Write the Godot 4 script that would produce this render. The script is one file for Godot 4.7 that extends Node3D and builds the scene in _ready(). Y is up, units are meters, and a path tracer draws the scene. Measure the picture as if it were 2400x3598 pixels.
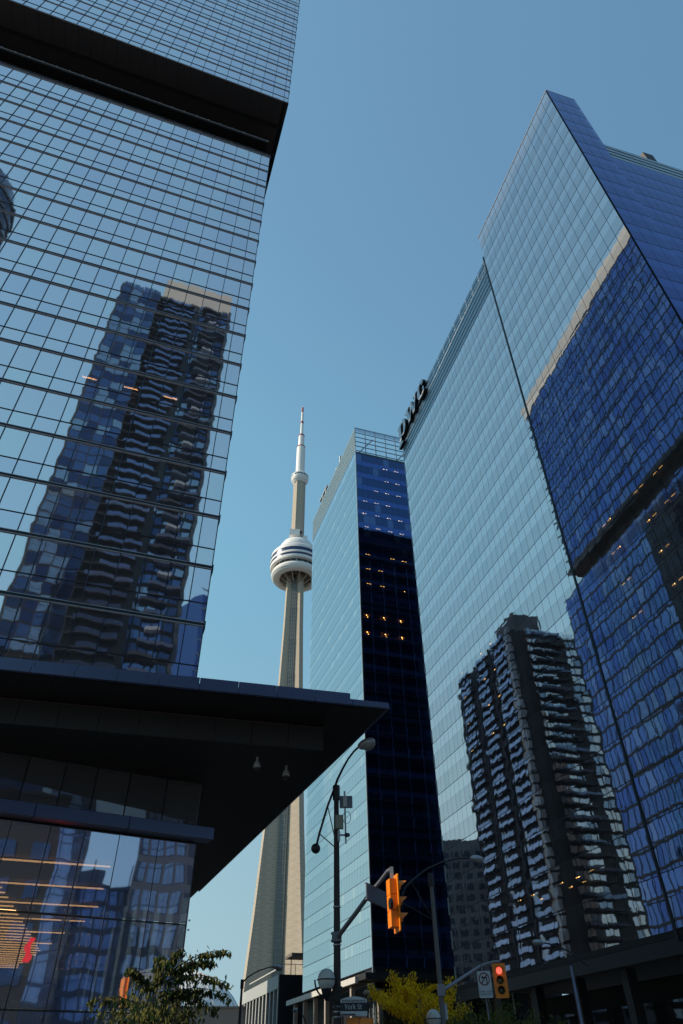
extends Node3D
# A downtown street corner seen from the pavement, looking up: glass office towers, a concrete telecommunication tower, a canopy, street lamps and signals.

const UP := Vector3.UP
var cam: Camera3D
var rng := RandomNumberGenerator.new()
var taken := {}
var boxes := {}

# ---------------------------------------------------------------- mesh builder
class MB:
	var v := PackedVector3Array()
	var n := PackedVector3Array()
	var uv := PackedVector2Array()
	func tri(a: Vector3, b: Vector3, c: Vector3, hint: Vector3, smooth := []) -> void:
		var g := (c - a).cross(b - a)
		if g.length_squared() < 1e-14: return
		var p := [a, b, c]
		var q := smooth.duplicate()
		if g.dot(hint) < 0.0:
			p = [a, c, b]
			if q.size(): q = [smooth[0], smooth[2], smooth[1]]
			g = -g
		g = g.normalized()
		for i in 3:
			v.append(p[i])
			n.append(q[i] if q.size() else g)
			uv.append(Vector2(p[i].x + p[i].z, p[i].y))
	func quad(a: Vector3, b: Vector3, c: Vector3, d: Vector3, hint: Vector3) -> void:
		tri(a, b, c, hint)
		tri(a, c, d, hint)
	func box(c: Vector3, s: Vector3, b := Basis.IDENTITY) -> void:
		var h := s * 0.5
		for ax in 3:
			var e1 := Vector3.ZERO; var e2 := Vector3.ZERO; var e0 := Vector3.ZERO
			e0[ax] = h[ax]; e1[(ax + 1) % 3] = h[(ax + 1) % 3]; e2[(ax + 2) % 3] = h[(ax + 2) % 3]
			for sg in [-1.0, 1.0]:
				var o := e0 * float(sg)
				quad(c + b * (o - e1 - e2), c + b * (o + e1 - e2), c + b * (o + e1 + e2), c + b * (o - e1 + e2), b * o)
	func ring_of(p: Vector3, x: Vector3, y: Vector3, r: float, k: int) -> Array:
		var o := []
		for i in k:
			var a := TAU * i / k
			o.append(p + (x * cos(a) + y * sin(a)) * r)
		return o
	func tube(pts: Array, radii: Array, k := 10, cap := true) -> void:
		var rings := []
		var cs := []
		var t0: Vector3 = (pts[1] - pts[0]).normalized()
		var x := t0.cross(Vector3.RIGHT if absf(t0.x) < 0.8 else Vector3.UP).normalized()
		for i in pts.size():
			var t: Vector3 = (pts[mini(i + 1, pts.size() - 1)] - pts[maxi(i - 1, 0)]).normalized()
			x = (x - t * x.dot(t)).normalized()
			rings.append(ring_of(pts[i], x, t.cross(x), radii[mini(i, radii.size() - 1)], k))
			cs.append(pts[i])
		for i in pts.size() - 1:
			for j in k:
				var j2 := (j + 1) % k
				var a: Vector3 = rings[i][j]; var b: Vector3 = rings[i][j2]; var c: Vector3 = rings[i + 1][j2]; var d: Vector3 = rings[i + 1][j]
				var na: Vector3 = (a - cs[i]).normalized(); var nb: Vector3 = (b - cs[i]).normalized(); var nc: Vector3 = (c - cs[i + 1]).normalized(); var nd: Vector3 = (d - cs[i + 1]).normalized()
				tri(a, b, c, na + nb, [na, nb, nc]); tri(a, c, d, na + nb, [na, nc, nd])
		if cap:
			for e in [0, pts.size() - 1]:
				var out: Vector3 = -t0 if e == 0 else (pts[e] - pts[e - 1]).normalized()
				for j in k: tri(cs[e], rings[e][j], rings[e][(j + 1) % k], out)
	func lathe(prof: Array, k := 48, at := Vector3.ZERO) -> void:   # (radius, height) pairs; each band is smooth round and flat along
		for i in prof.size() - 1:
			var p: Vector2 = prof[i]; var q: Vector2 = prof[i + 1]
			var dn := Vector2(q.y - p.y, p.x - q.x).normalized()
			for j in k:
				var a0 := TAU * j / k; var a1 := TAU * (j + 1) / k
				var e0 := Vector3(cos(a0), 0, sin(a0)); var e1 := Vector3(cos(a1), 0, sin(a1))
				var n0 := e0 * dn.x + UP * dn.y; var n1 := e1 * dn.x + UP * dn.y
				var a := at + e0 * p.x + UP * p.y; var b := at + e1 * p.x + UP * p.y; var c := at + e1 * q.x + UP * q.y; var d := at + e0 * q.x + UP * q.y
				tri(a, b, c, n0, [n0, n1, n1]); tri(a, c, d, n0, [n0, n1, n0])
	func ball(c: Vector3, r: Vector3, k := 20, m := 12) -> void:
		for i in m:
			for j in k:
				var ps := []; var ns := []
				for o in [[0, 0], [0, 1], [1, 1], [1, 0]]:
					var th: float = PI * (i + o[0]) / m; var ph: float = TAU * (j + o[1]) / k
					var e := Vector3(sin(th) * cos(ph), cos(th), sin(th) * sin(ph))
					ps.append(c + e * r); ns.append((e / r).normalized())
				tri(ps[0], ps[1], ps[2], ns[0] + ns[2], [ns[0], ns[1], ns[2]]); tri(ps[0], ps[2], ps[3], ns[0] + ns[2], [ns[0], ns[2], ns[3]])
	func prism(poly: PackedVector2Array, y0: float, y1: float) -> void:   # poly in x, z
		var ids := Geometry2D.triangulate_polygon(poly)
		for k in range(0, ids.size(), 3):
			for e in [[y0, -1.0], [y1, 1.0]]:
				var p := []
				for i in 3: p.append(Vector3(poly[ids[k + i]].x, e[0], poly[ids[k + i]].y))
				tri(p[0], p[1], p[2], UP * float(e[1]))
		var cen := Vector2.ZERO
		for p in poly: cen += p / poly.size()
		var cw := Geometry2D.is_polygon_clockwise(poly)
		for i in poly.size():
			var a := poly[i]; var b := poly[(i + 1) % poly.size()]
			var o := (b - a).orthogonal() * (1.0 if cw else -1.0)
			var hint := Vector3(o.x, 0, o.y)
			if not Geometry2D.is_point_in_polygon((a + b) * 0.5 - o.normalized() * 0.002, poly): hint = -hint
			quad(Vector3(a.x, y0, a.y), Vector3(b.x, y0, b.y), Vector3(b.x, y1, b.y), Vector3(a.x, y1, a.y), hint)
	func add(m: MB, t: Transform3D) -> void:
		var nb := t.basis.inverse().transposed()
		for i in m.v.size():
			v.append(t * m.v[i]); n.append((nb * m.n[i]).normalized())
		uv.append_array(m.uv)
	func mesh() -> ArrayMesh:
		var a := []
		a.resize(Mesh.ARRAY_MAX)
		a[Mesh.ARRAY_VERTEX] = v; a[Mesh.ARRAY_NORMAL] = n; a[Mesh.ARRAY_TEX_UV] = uv
		var m := ArrayMesh.new()
		m.add_surface_from_arrays(Mesh.PRIMITIVE_TRIANGLES, a)
		return m

# ---------------------------------------------------------------- scene helpers
func mat(r: float, g: float, b: float, rough := 0.6, metal := 0.0) -> StandardMaterial3D:   # linear base colour
	var m := StandardMaterial3D.new()
	m.albedo_color = Color(r, g, b).linear_to_srgb()
	m.roughness = rough; m.metallic = metal
	return m

func glass(r: float, g: float, b: float, metal: float, rough := 0.02) -> StandardMaterial3D:   # coated glass: a tinted mirror with a share of clear pane
	var m := mat(r, g, b, rough, metal)
	m.transparency = BaseMaterial3D.TRANSPARENCY_ALPHA
	m.albedo_color.a = 0.02
	return m

func noisy(m: StandardMaterial3D, freq: float, lo: float, hi: float, scale: Vector3, octaves := 4) -> StandardMaterial3D:   # grain on the base colour
	var nz := FastNoiseLite.new()
	nz.seed = 7; nz.frequency = freq; nz.fractal_octaves = octaves
	var t := NoiseTexture2D.new()
	t.width = 512; t.height = 512; t.seamless = true; t.noise = nz
	var gr := Gradient.new()
	gr.set_color(0, Color(lo, lo, lo)); gr.set_color(1, Color(hi, hi, hi))
	t.color_ramp = gr
	m.albedo_texture = t; m.uv1_triplanar = true; m.uv1_scale = scale
	return m

func glow(r: float, g: float, b: float, e: float) -> StandardMaterial3D:
	var m := mat(r, g, b)
	m.emission_enabled = true; m.emission = Color(r, g, b).linear_to_srgb(); m.emission_energy_multiplier = e
	return m

func numbered(s: String) -> String:
	taken[s] = taken.get(s, -1) + 1
	return s if taken[s] == 0 else "%s_%03d" % [s, taken[s]]

func tag(o: Node3D, label: String, category: String, group := "") -> void:
	o.set_meta("label", label); o.set_meta("category", category)
	if group: o.set_meta("group", group)

func thing(called: String, label: String, category: String, at := Vector3.ZERO, turn := 0.0, group := "") -> Node3D:
	var o := Node3D.new()
	o.name = numbered(called)
	add_child(o)
	o.position = at; o.rotation_degrees.y = turn
	tag(o, label, category, group)
	return o

func put(called: String, mesh: Mesh, m: Material, parent: Node3D, at := Vector3.ZERO) -> MeshInstance3D:
	var o := MeshInstance3D.new()
	o.name = called; o.mesh = mesh; o.material_override = m; o.position = at
	parent.add_child(o, true)
	return o

func bx(called: String, c: Vector3, s: Vector3, m: Material, parent: Node3D) -> MeshInstance3D:
	if not boxes.has(s):
		var b := BoxMesh.new(); b.size = s
		boxes[s] = b
	return put(called, boxes[s], m, parent, c)

func stuff(o: Node3D) -> Node3D:
	o.set_meta("kind", "stuff")
	return o

func structure(called: String, mesh: Mesh, m: Material, at := Vector3.ZERO) -> MeshInstance3D:
	var o := put(numbered(called), mesh, m, self, at)
	o.set_meta("kind", "structure")
	return o

func pol(az: float, d: float, y := 0.0) -> Vector3:   # a place by its bearing from the camera's heading and its distance
	return Vector3(sin(deg_to_rad(az)) * d, y, -cos(deg_to_rad(az)) * d)

func aim(az: float, tn: float, d: float) -> Vector3:
	return pol(az, d, 1.65 + tn * d)

# A pane whose surface bows and waves a little, as sheet glass in a frame does; origin at its middle, facing +z.
func pane_mb(w: float, h: float, bow: float, wave: float, nx := 4, ny := 4) -> MB:
	var m := MB.new()
	var tx := rng.randf_range(-1, 1) * bow * 0.5; var ty := rng.randf_range(-1, 1) * bow * 0.5
	var px := rng.randf_range(0.4, 1.0) * bow * (1 if rng.randf() < 0.8 else -1); var py := rng.randf_range(0.4, 1.0) * bow
	var f1 := rng.randf_range(0.6, 1.3); var p1 := rng.randf() * TAU; var f2 := rng.randf_range(0.6, 1.3); var p2 := rng.randf() * TAU
	var nrm := func(u: float, q: float) -> Vector3:
		var sx := tx + px * (2 * u - 1) + wave * sin(TAU * (f1 * q + 0.3 * u) + p1)
		var sy := ty + py * (2 * q - 1) + wave * sin(TAU * (f2 * u + 0.6 * q) + p2)
		return Vector3(sx, sy, 1).normalized()
	for i in nx:
		for j in ny:
			var p := []; var n := []
			for o in [[0, 0], [0, 1], [1, 1], [1, 0]]:
				var u := float(i + o[0]) / nx; var q := float(j + o[1]) / ny
				p.append(Vector3((u - 0.5) * w, (q - 0.5) * h, 0)); n.append(nrm.call(u, q))
			m.tri(p[0], p[1], p[2], Vector3.BACK, [n[0], n[1], n[2]]); m.tri(p[0], p[2], p[3], Vector3.BACK, [n[0], n[2], n[3]])
	return m

func score(p: Vector3) -> float:   # how large a pane there shows, 0 outside the frame
	var q := cam.global_transform.affine_inverse() * p
	if q.z > -1.0: return 0.0
	var f := 1.0 / tan(deg_to_rad(cam.fov) * 0.5)
	var x := q.x / -q.z * f * 3598.0 / 2400.0; var y := q.y / -q.z * f
	if absf(x) > 1.03 or absf(y) > 1.03: return 0.0
	return 1.0 / q.length_squared()

# Lays panes [centre, size, material number, turn] on a thing: those that show largest become parts, the rest one part per material.
func lay_panes(root: Node3D, list: Array, mats: Array, bow: float, wave: float, most := 300, called := "glass_pane") -> void:
	var kinds := {}
	for e in list:
		e.append(score(root.global_transform * e[0]))
	list.sort_custom(func(a, b): return a[4] > b[4])
	var rest := []
	for i in mats.size(): rest.append(MB.new())
	for i in list.size():
		var e: Array = list[i]
		var key := "%.2f_%.2f" % [e[1].x, e[1].y]
		if not kinds.has(key):
			var vs := []
			for k in 8:
				var mb := pane_mb(e[1].x, e[1].y, bow, wave)
				vs.append([mb, mb.mesh()])
			kinds[key] = vs
		var one: Array = kinds[key][rng.randi() % 8]
		if i < most and e[4] > 0.0:
			var o := put(called, one[1], mats[e[2]], root, e[0])
			o.rotation.y = e[3]
		else:
			rest[e[2]].add(one[0], Transform3D(Basis(UP, e[3]), e[0]))
	for i in mats.size():
		if rest[i].v.size(): stuff(put(called, rest[i].mesh(), mats[i], root))

func sky_image() -> Image:   # clear autumn air: paler and warmer low down and on the sun's side
	var im := Image.create(512, 256, false, Image.FORMAT_RGBAF)
	var lo := Vector3(0.365, 0.545, 0.615); var mid := Vector3(0.200, 0.432, 0.612); var top := Vector3(0.155, 0.322, 0.51)
	for y in 256:
		var el := PI * (0.5 - (y + 0.5) / 256.0)
		var s := maxf(sin(el), 0.0)
		var c := lo.lerp(mid, smoothstep(0.0, 0.62, s)).lerp(top, smoothstep(0.55, 1.0, s))
		for x in 512:
			var az := 360.0 * (x + 0.5) / 512.0
			var g := cos(deg_to_rad(az + 97.0)) * cos(el)
			var f := 1.0 + 0.46 * g
			im.set_pixel(x, y, Color(c.x * f, c.y * f, c.z * (f * 0.75 + 0.25)))
	return im

# ---------------------------------------------------------------- the scene
func _ready() -> void:
	rng.seed = 1234
	cam = Camera3D.new()
	cam.name = "camera"
	add_child(cam)
	cam.position = Vector3(0, 1.65, 0)
	cam.basis = Basis(Vector3.RIGHT, deg_to_rad(40.3)) * Basis(Vector3.BACK, deg_to_rad(-0.76))
	cam.fov = 75.0; cam.near = 0.1; cam.far = 6000.0; cam.current = true
	var we := WorldEnvironment.new()
	we.name = "world"
	var env := Environment.new()
	env.background_mode = Environment.BG_SKY
	var sky := Sky.new(); var sm := PanoramaSkyMaterial.new()
	sm.panorama = ImageTexture.create_from_image(sky_image())
	sky.sky_material = sm
	env.sky = sky
	env.background_energy_multiplier = 1.0
	env.tonemap_mode = Environment.TONE_MAPPER_LINEAR
	env.tonemap_exposure = 1.0
	env.sdfgi_enabled = true; env.ssao_enabled = true; env.ssil_enabled = true
	we.environment = env
	add_child(we)
	var sun := DirectionalLight3D.new()
	sun.name = "sun"
	add_child(sun)
	sun.look_at_from_position(Vector3.ZERO, -pol(-97, 1.0, tan(deg_to_rad(38))))
	sun.light_energy = 1.5; sun.light_color = Color(1.0, 0.93, 0.83); sun.light_angular_distance = 0.5; sun.shadow_enabled = true
	ground()
	office_tower()
	podium()
	canopy_roof()
	broadcast_tower()
	slab_tower()
	corner_tower()
	low_block()
	stadium()
	reflected_city()
	street_lights()
	signals()
	trees()

func rect(x0: float, z0: float, x1: float, z1: float, y: float) -> Mesh:
	var m := MB.new()
	m.quad(Vector3(x0, y, z0), Vector3(x1, y, z0), Vector3(x1, y, z1), Vector3(x0, y, z1), UP)
	return m.mesh()

func ground() -> void:
	structure("ground", rect(-3000, -3000, 3000, 3000, -0.16), noisy(mat(0.16, 0.15, 0.14, 0.9), 0.02, 0.6, 1.0, Vector3.ONE * 0.02))
	var asphalt := noisy(mat(0.05, 0.05, 0.052, 0.85), 0.08, 0.7, 1.0, Vector3.ONE * 0.3)
	var paving := noisy(mat(0.24, 0.23, 0.22, 0.85), 0.05, 0.75, 1.0, Vector3.ONE * 0.3)
	var paint := mat(0.7, 0.7, 0.66, 0.6)
	# the avenue runs away from the camera between the tower on the left and those on the right; the cross street passes in front
	var road := MB.new()
	road.box(Vector3(0, -0.08, -130), Vector3(17, 0.14, 260))
	var r := structure("road", road.mesh(), asphalt, Vector3(6.5, 0, 14))
	r.rotation_degrees.y = 18.2
	var cross := MB.new()
	cross.box(Vector3(0, -0.08, 0), Vector3(240, 0.136, 16))
	var c := structure("cross_street", cross.mesh(), asphalt, Vector3(3, 0, -10.5))
	c.rotation_degrees.y = 18.2
	for k in 3:
		var pv := MB.new()
		pv.box(Vector3(0, -0.06, 0), [Vector3(34, 0.24, 100), Vector3(24, 0.24, 100), Vector3(60, 0.24, 12)][k])
		var o := structure("pavement", pv.mesh(), paving, [Vector3(-29.5, 0, -66), Vector3(38, 0, -78), Vector3(0, 0, 4)][k])
		o.rotation_degrees.y = 18.2
	for k in 8:
		var ln := MB.new()
		ln.box(Vector3.ZERO, Vector3(0.5, 0.008, 3.4))
		var o := structure("crossing_stripe", ln.mesh(), paint, Vector3(-6 + k * 1.5, -0.005, -3.6 - k * 0.47))
		o.rotation_degrees.y = 18.2

func light_strip(called: String, c: Vector3, s: Vector3, m: Material, parent: Node3D) -> void:
	bx(called, c, s, m, parent)

# The glass tower on the left: a lower shaft and an upper block that juts out over a dark recessed storey.
func office_tower() -> void:
	var t := thing("office_tower", "glass office tower on the left whose upper block juts over a dark recess", "office tower", Vector3(-8.02, 0, -33.55), 19.4)
	var dark := mat(0.012, 0.013, 0.016, 0.55)
	var bar := mat(0.022, 0.026, 0.038, 0.4, 0.3)
	var silver := mat(0.50, 0.52, 0.57, 0.45, 0.2)
	var soff := mat(0.060, 0.055, 0.058, 0.45)
	var backing := mat(0.02, 0.026, 0.04, 0.7)
	var gl := [glass(0.97, 0.87, 0.88, 0.95), glass(0.99, 0.92, 0.90, 0.94), glass(0.90, 0.82, 0.86, 0.95)]
	var P := 1.46
	var F := 4.03
	var H0 := 17.65
	var W := 46.0
	# cores stand half a metre behind the glass
	bx("core", Vector3(-W / 2, 50.2, -43.2), Vector3(W - 1, 73.4, 85.4), backing, t)
	bx("core", Vector3(-W / 2, 91, -37), Vector3(W - 2.6, 8.4, 70), dark, t)
	bx("core", Vector3(-W / 2 + 0.45, 123.6, -38.4), Vector3(W - 0.2, 57.2, 82.4), backing, t)
	var panes := []
	var n_col := int(W / P)
	for blk in 2:
		var x1 := 0.0 if blk == 0 else 0.9
		var z := 0.0 if blk == 0 else 3.44
		var base := H0 - F if blk == 0 else 95.0
		var rows := 19 if blk == 0 else 14
		var top := 86.9 if blk == 0 else 152.0
		for k in rows + 1:
			var y := base + k * F
			if y > top: break
			# each floor: a dark channel with a silver flange above and below
			bx("floor_bar", Vector3(x1 - W / 2, y, z + 0.02), Vector3(W, 0.17, 0.06), bar, t)
			if blk == 0:
				bx("flange", Vector3(x1 - W / 2, y + 0.10, z + 0.03), Vector3(W, 0.035, 0.09), silver, t)
				bx("flange", Vector3(x1 - W / 2, y - 0.11, z + 0.03), Vector3(W, 0.035, 0.09), silver, t)
			else:
				bx("flange", Vector3(x1 - W / 2, y - 0.11, z + 0.03), Vector3(W, 0.03, 0.08), silver, t)
			var ty := y + 1.42
			if ty < top: bx("transom", Vector3(x1 - W / 2, ty, z + 0.015), Vector3(W, 0.04, 0.06), bar, t)
			for c in n_col + 1:
				var xr := x1 - (0.0 if c == 0 else 1.06 + (c - 1) * P)
				var xl := maxf(x1 - 1.06 - c * P, x1 - W)
				if blk == 1:
					xr = x1 - (0.0 if c == 0 else 0.56 + (c - 1) * P); xl = maxf(x1 - 0.56 - c * P, x1 - W)
				if xr - xl < 0.3: continue
				for s in 2:
					var ya := y + (0.13 if s == 0 else 1.44); var yb := minf(y + (1.40 if s == 0 else F - 0.13), top)
					if yb - ya < 0.2: continue
					var q := rng.randf()
					panes.append([Vector3((xl + xr) / 2, (ya + yb) / 2, z), Vector2(snappedf(xr - xl - 0.04, 0.01), snappedf(yb - ya - 0.01, 0.01)), 0 if q < 0.6 else 1 if q < 0.85 else 2, 0.0])
	for blk in 2:
		var x1 := 0.0 if blk == 0 else 0.9
		var y0 := 13.0 if blk == 0 else 94.95
		var y1 := 86.9 if blk == 0 else 152.0
		for c in n_col + 2:
			var off := 0.02 if c == 0 else (1.06 if blk == 0 else 0.56) + (c - 1) * P
			if off < W: bx("mullion", Vector3(x1 - off, (y0 + y1) / 2, (0.0 if blk == 0 else 3.44) + 0.025), Vector3(0.052, y1 - y0, 0.06), bar, t)
	lay_panes(t, panes, gl, 0.0022, 0.0014)
	# the side towards the avenue, seen only in the glass across the street
	var side := []
	for blk in 2:
		var x := 0.0 if blk == 0 else 0.9
		var y0 := H0 - F if blk == 0 else 95.0
		for k in 19 if blk == 0 else 15:
			var y := y0 + k * F
			bx("side_floor_bar", Vector3(x + 0.03, y, -43.0 if blk == 0 else -38.3), Vector3(0.1, 0.55, 86.0 if blk == 0 else 83.4), bar, t)
			if k == 14 and blk == 1: break
			for c in 43 if blk == 0 else 41:
				var z := (0.0 if blk == 0 else 3.4) - 1.02 - c * 2.0
				var q := rng.randf()
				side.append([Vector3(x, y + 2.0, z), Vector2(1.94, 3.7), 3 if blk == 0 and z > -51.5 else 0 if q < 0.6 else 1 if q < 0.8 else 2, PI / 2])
	var sg := [glass(0.15, 0.27, 0.62, 0.94), glass(0.24, 0.36, 0.68, 0.93), glass(0.10, 0.19, 0.54, 0.95), glass(0.022, 0.032, 0.06, 0.8)]  # the last, darkest tint has a mirrored dark building put into its colour
	for c in 42:   # the side wall runs up past the recess
		side.append([Vector3(0.0, 89.2, -2.02 - c * 2.0), Vector2(1.94, 4.1), c % 3, PI / 2])
	bx("side_floor_bar", Vector3(0.03, 91.3, -43.0), Vector3(0.1, 0.3, 86.0), bar, t)
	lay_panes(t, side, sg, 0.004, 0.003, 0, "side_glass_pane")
	for c in 43:
		bx("side_mullion", Vector3(0.04, 50.0, -2.02 - c * 2.0), Vector3(0.1, 73.8, 0.12), bar, t)
		if c < 41: bx("side_mullion", Vector3(0.94, 123.5, 1.38 - c * 2.0), Vector3(0.1, 57.0, 0.12), bar, t)
	# the recess and the soffit of the upper block
	for c in 32:
		var x := 0.9 - 0.28 - (c - 0.5) * P
		if c == 0: x = 0.62
		bx("soffit_panel", Vector3(x, 94.93, 1.99), Vector3((P if c else 0.5) - 0.03, 0.06, 2.86), soff, t)
	bx("soffit_beam", Vector3(-W / 2 + 0.2, 94.7, 0.42), Vector3(W, 0.5, 0.24), dark, t)
	bx("soffit", Vector3(-W / 2 + 0.45, 94.92, -39.6), Vector3(W, 0.1, 80.0), soff, t)
	bx("terrace_slab", Vector3(-W / 2, 86.98, -43), Vector3(W - 0.1, 0.14, 85.6), dark, t)
	bx("recess_slab", Vector3(-W / 2, 90.2, -0.62), Vector3(W - 1.2, 0.3, 1.2), dark, t)
	var win := glass(0.2, 0.33, 0.5, 0.5)
	for c in 30:
		bx("recess_window", Vector3(-0.95 - (c - 0.3) * P * 1.0, 91.2, -1.9), Vector3(P - 0.1, 1.1, 0.05), win, t)
	var rl := put("railing", tube_mesh([Vector3(-W, 90.45, 0.02), Vector3(-0.4, 90.45, 0.02)], [0.055], 8), silver, t)
	for c in 31:
		bx("bracket", Vector3(-0.62 - c * P, 90.4, 0.03), Vector3(0.14, 0.22, 0.16), silver, rl)
	bx("side_fascia", Vector3(0.92, 95.6, -38.3), Vector3(0.06, 1.2, 83.2), soff, t)
	# the pale screen round the plant on the roof
	var pale := mat(0.86, 0.90, 0.86, 0.6)
	pale.backlight_enabled = true; pale.backlight = Color(0.75, 0.75, 0.7); pale.cull_mode = BaseMaterial3D.CULL_DISABLED
	var sheet := MB.new()
	sheet.quad(Vector3(-1.41, -2.5, 0), Vector3(1.41, -2.5, 0), Vector3(1.41, 2.5, 0), Vector3(-1.41, 2.5, 0), Vector3.BACK)
	var sheet_mesh := sheet.mesh()
	for s in 29:
		put("screen_panel", sheet_mesh, pale, t, Vector3(0.75, 154.6, 2.0 - s * 2.9)).rotation.y = PI / 2
	for s in 16:
		put("screen_panel", sheet_mesh, pale, t, Vector3(-1.0 - s * 2.9, 154.6, 3.2))
	# three ceiling lights that are on behind the glass
	var warm := glow(1.0, 0.52, 0.2, 12.0)
	for x in [-10.5, -7.6, -4.75]: bx("ceiling_light", Vector3(x, 40.15, -0.12), Vector3(1.0, 0.1, 0.06), warm, t)

func tube_mesh(pts: Array, radii: Array, k := 10) -> Mesh:
	var m := MB.new()
	m.tube(pts, radii, k)
	return m.mesh()

# The glazed hall under the canopy.
func podium() -> void:
	var t := thing("glass_lobby", "two storey glazed lobby with warm ceiling strips under the dark canopy", "lobby", Vector3(-6.29, 0, -30.36), 30.0)
	var dark := mat(0.010, 0.010, 0.011, 0.5)
	var metal := mat(0.05, 0.055, 0.07, 0.35, 0.5)
	var ledge := mat(0.11, 0.15, 0.27, 0.40, 0.5)
	var gl := [glass(0.66, 0.73, 0.90, 0.88), glass(0.62, 0.70, 0.88, 0.87)]
	var gu := [glass(0.30, 0.32, 0.36, 0.5), glass(0.26, 0.28, 0.32, 0.5)]
	var xs := [0.0, -1.60, -3.21, -4.58, -5.87, -7.3, -8.8, -10.3, -11.8, -13.3, -14.8, -16.3, -17.8, -19.3, -20.8]
	var rows := [[0.3, 3.45], [3.52, 6.24], [6.32, 9.2]]
	var clear := []; var upper := []
	for i in xs.size() - 1:
		for r in rows:
			clear.append([Vector3((xs[i] + xs[i + 1]) / 2, (r[0] + r[1]) / 2, 0), Vector2(xs[i] - xs[i + 1] - 0.035, r[1] - r[0]), i % 2, 0.0])
		upper.append([Vector3((xs[i] + xs[i + 1]) / 2, 10.8, -0.06), Vector2(xs[i] - xs[i + 1] - 0.05, 1.7), i % 2, 0.0])
	lay_panes(t, clear, gl, 0.0022, 0.0016)
	lay_panes(t, upper, gu, 0.0022, 0.0016)
	for y in [3.485, 6.28]: bx("transom", Vector3(-10.4, y, -0.03), Vector3(20.8, 0.05, 0.06), metal, t)
	for x in xs:
		bx("mullion", Vector3(x, 4.75, -0.05), Vector3(0.035, 9.0, 0.1), metal, t)
		bx("mullion", Vector3(x, 10.8, -0.1), Vector3(0.05, 1.8, 0.1), dark, t)
		for y in [6.12, 6.44, 3.3]:
			for s in [-0.09, 0.09]: bx("glass_clamp", Vector3(x + s, y, 0.02), Vector3(0.06, 0.06, 0.05), mat(0.5, 0.5, 0.55, 0.25, 0.9), t)
	for k in 6:
		bx("ledge_panel", Vector3(0.52 - 1.78 - k * 3.6, 9.54, 0.2), Vector3(3.57, 0.44, 0.75), ledge, t)
	bx("spandrel", Vector3(-10.4, 9.5, -0.4), Vector3(20.8, 0.5, 0.3), dark, t)
	bx("upper_backing", Vector3(-10.4, 10.7, -0.7), Vector3(20.9, 1.9, 0.2), dark, t)
	# inside
	bx("ceiling", Vector3(-12.4, 9.2, -27.2), Vector3(24.9, 0.1, 53), dark, t)
	bx("floor", Vector3(-12.4, 0.2, -27.2), Vector3(24.9, 0.1, 53), mat(0.06, 0.055, 0.05, 0.3), t)
	bx("back_wall", Vector3(-12.4, 4.7, -53.7), Vector3(24.9, 9.0, 0.2), mat(0.015, 0.013, 0.012, 0.6), t)
	bx("side_wall", Vector3(-24.7, 4.7, -27.2), Vector3(0.2, 9.0, 53), dark, t)
	var warm := glow(1.0, 0.55, 0.22, 3.0)
	# every fourth strip is long; they lie along the tower's own axis
	var inv := t.global_transform.affine_inverse()
	var along := Vector3(-0.9336, 0, 0.358)
	for i in 33:
		var k := i / 4.0
		var long := i % 4 == 0
		if not long and k < 1.2: continue
		var e := Vector3(-10.7 - 1.575 * k, 9.06, -33.4 - 4.55 * k) if long else Vector3(-17.1 - 1.234 * (k - 1.2), 9.06, -37.1 - 4.69 * (k - 1.2))
		var a := inv * e; var b := inv * (e + along * 9.5)
		var o := bx("ceiling_light", (a + b) / 2, Vector3(9.5, 0.06, 0.075), warm, t)
		o.rotation.y = atan2(-(b - a).z, (b - a).x)
	var lamp := OmniLight3D.new()
	lamp.name = "lobby_light"; lamp.light_color = Color(1, 0.75, 0.5); lamp.light_energy = 20.0; lamp.omni_range = 40.0; lamp.omni_attenuation = 2.0; lamp.light_size = 0.5; lamp.shadow_enabled = true
	lamp.position = Vector3(-14, 8.0, -16)
	t.add_child(lamp)
	bx("wood_wall", t.global_transform.affine_inverse() * pol(-20.9, 46, 5.4), Vector3(4.2, 1.0, 0.2), noisy(mat(0.34, 0.15, 0.05, 0.5), 0.03, 0.6, 1.0, Vector3(0.4, 3.0, 0.4)), t)
	bx("reception_canopy", t.global_transform.affine_inverse() * pol(-23.6, 36, 3.6), Vector3(8.0, 0.5, 1.6), mat(0.3, 0.32, 0.36, 0.4), t)
	bx("column", t.global_transform.affine_inverse() * pol(-19.2, 36, 2.6), Vector3(0.9, 4.6, 0.9), mat(0.05, 0.05, 0.055, 0.4), t)
	var fig := MB.new()
	for s in 12:
		fig.box(Vector3(0.07 * sin(s * 0.7), s * 0.08, 0), Vector3(0.30 - 0.012 * s, 0.085, 0.2), Basis(UP, s * 0.35))
	put("red_sculpture", fig.mesh(), glow(0.9, 0.02, 0.03, 4.0), t, t.global_transform.affine_inverse() * pol(-22.0, 40, 5.95))
	# the side glass with its green fins
	var fin := mat(0.25, 0.42, 0.36, 0.25)
	for k in 22:
		bx("glass_fin", Vector3(-0.15, 4.7, -0.9 - k * 1.9), Vector3(0.3, 8.9, 0.05), fin, t)
	for k in 14:
		bx("side_glass_pane", Vector3(0.0, 4.7, -1.6 - k * 2.95), Vector3(0.03, 8.8, 2.9), glass(0.5, 0.75, 0.68, 0.12), t)

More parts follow.
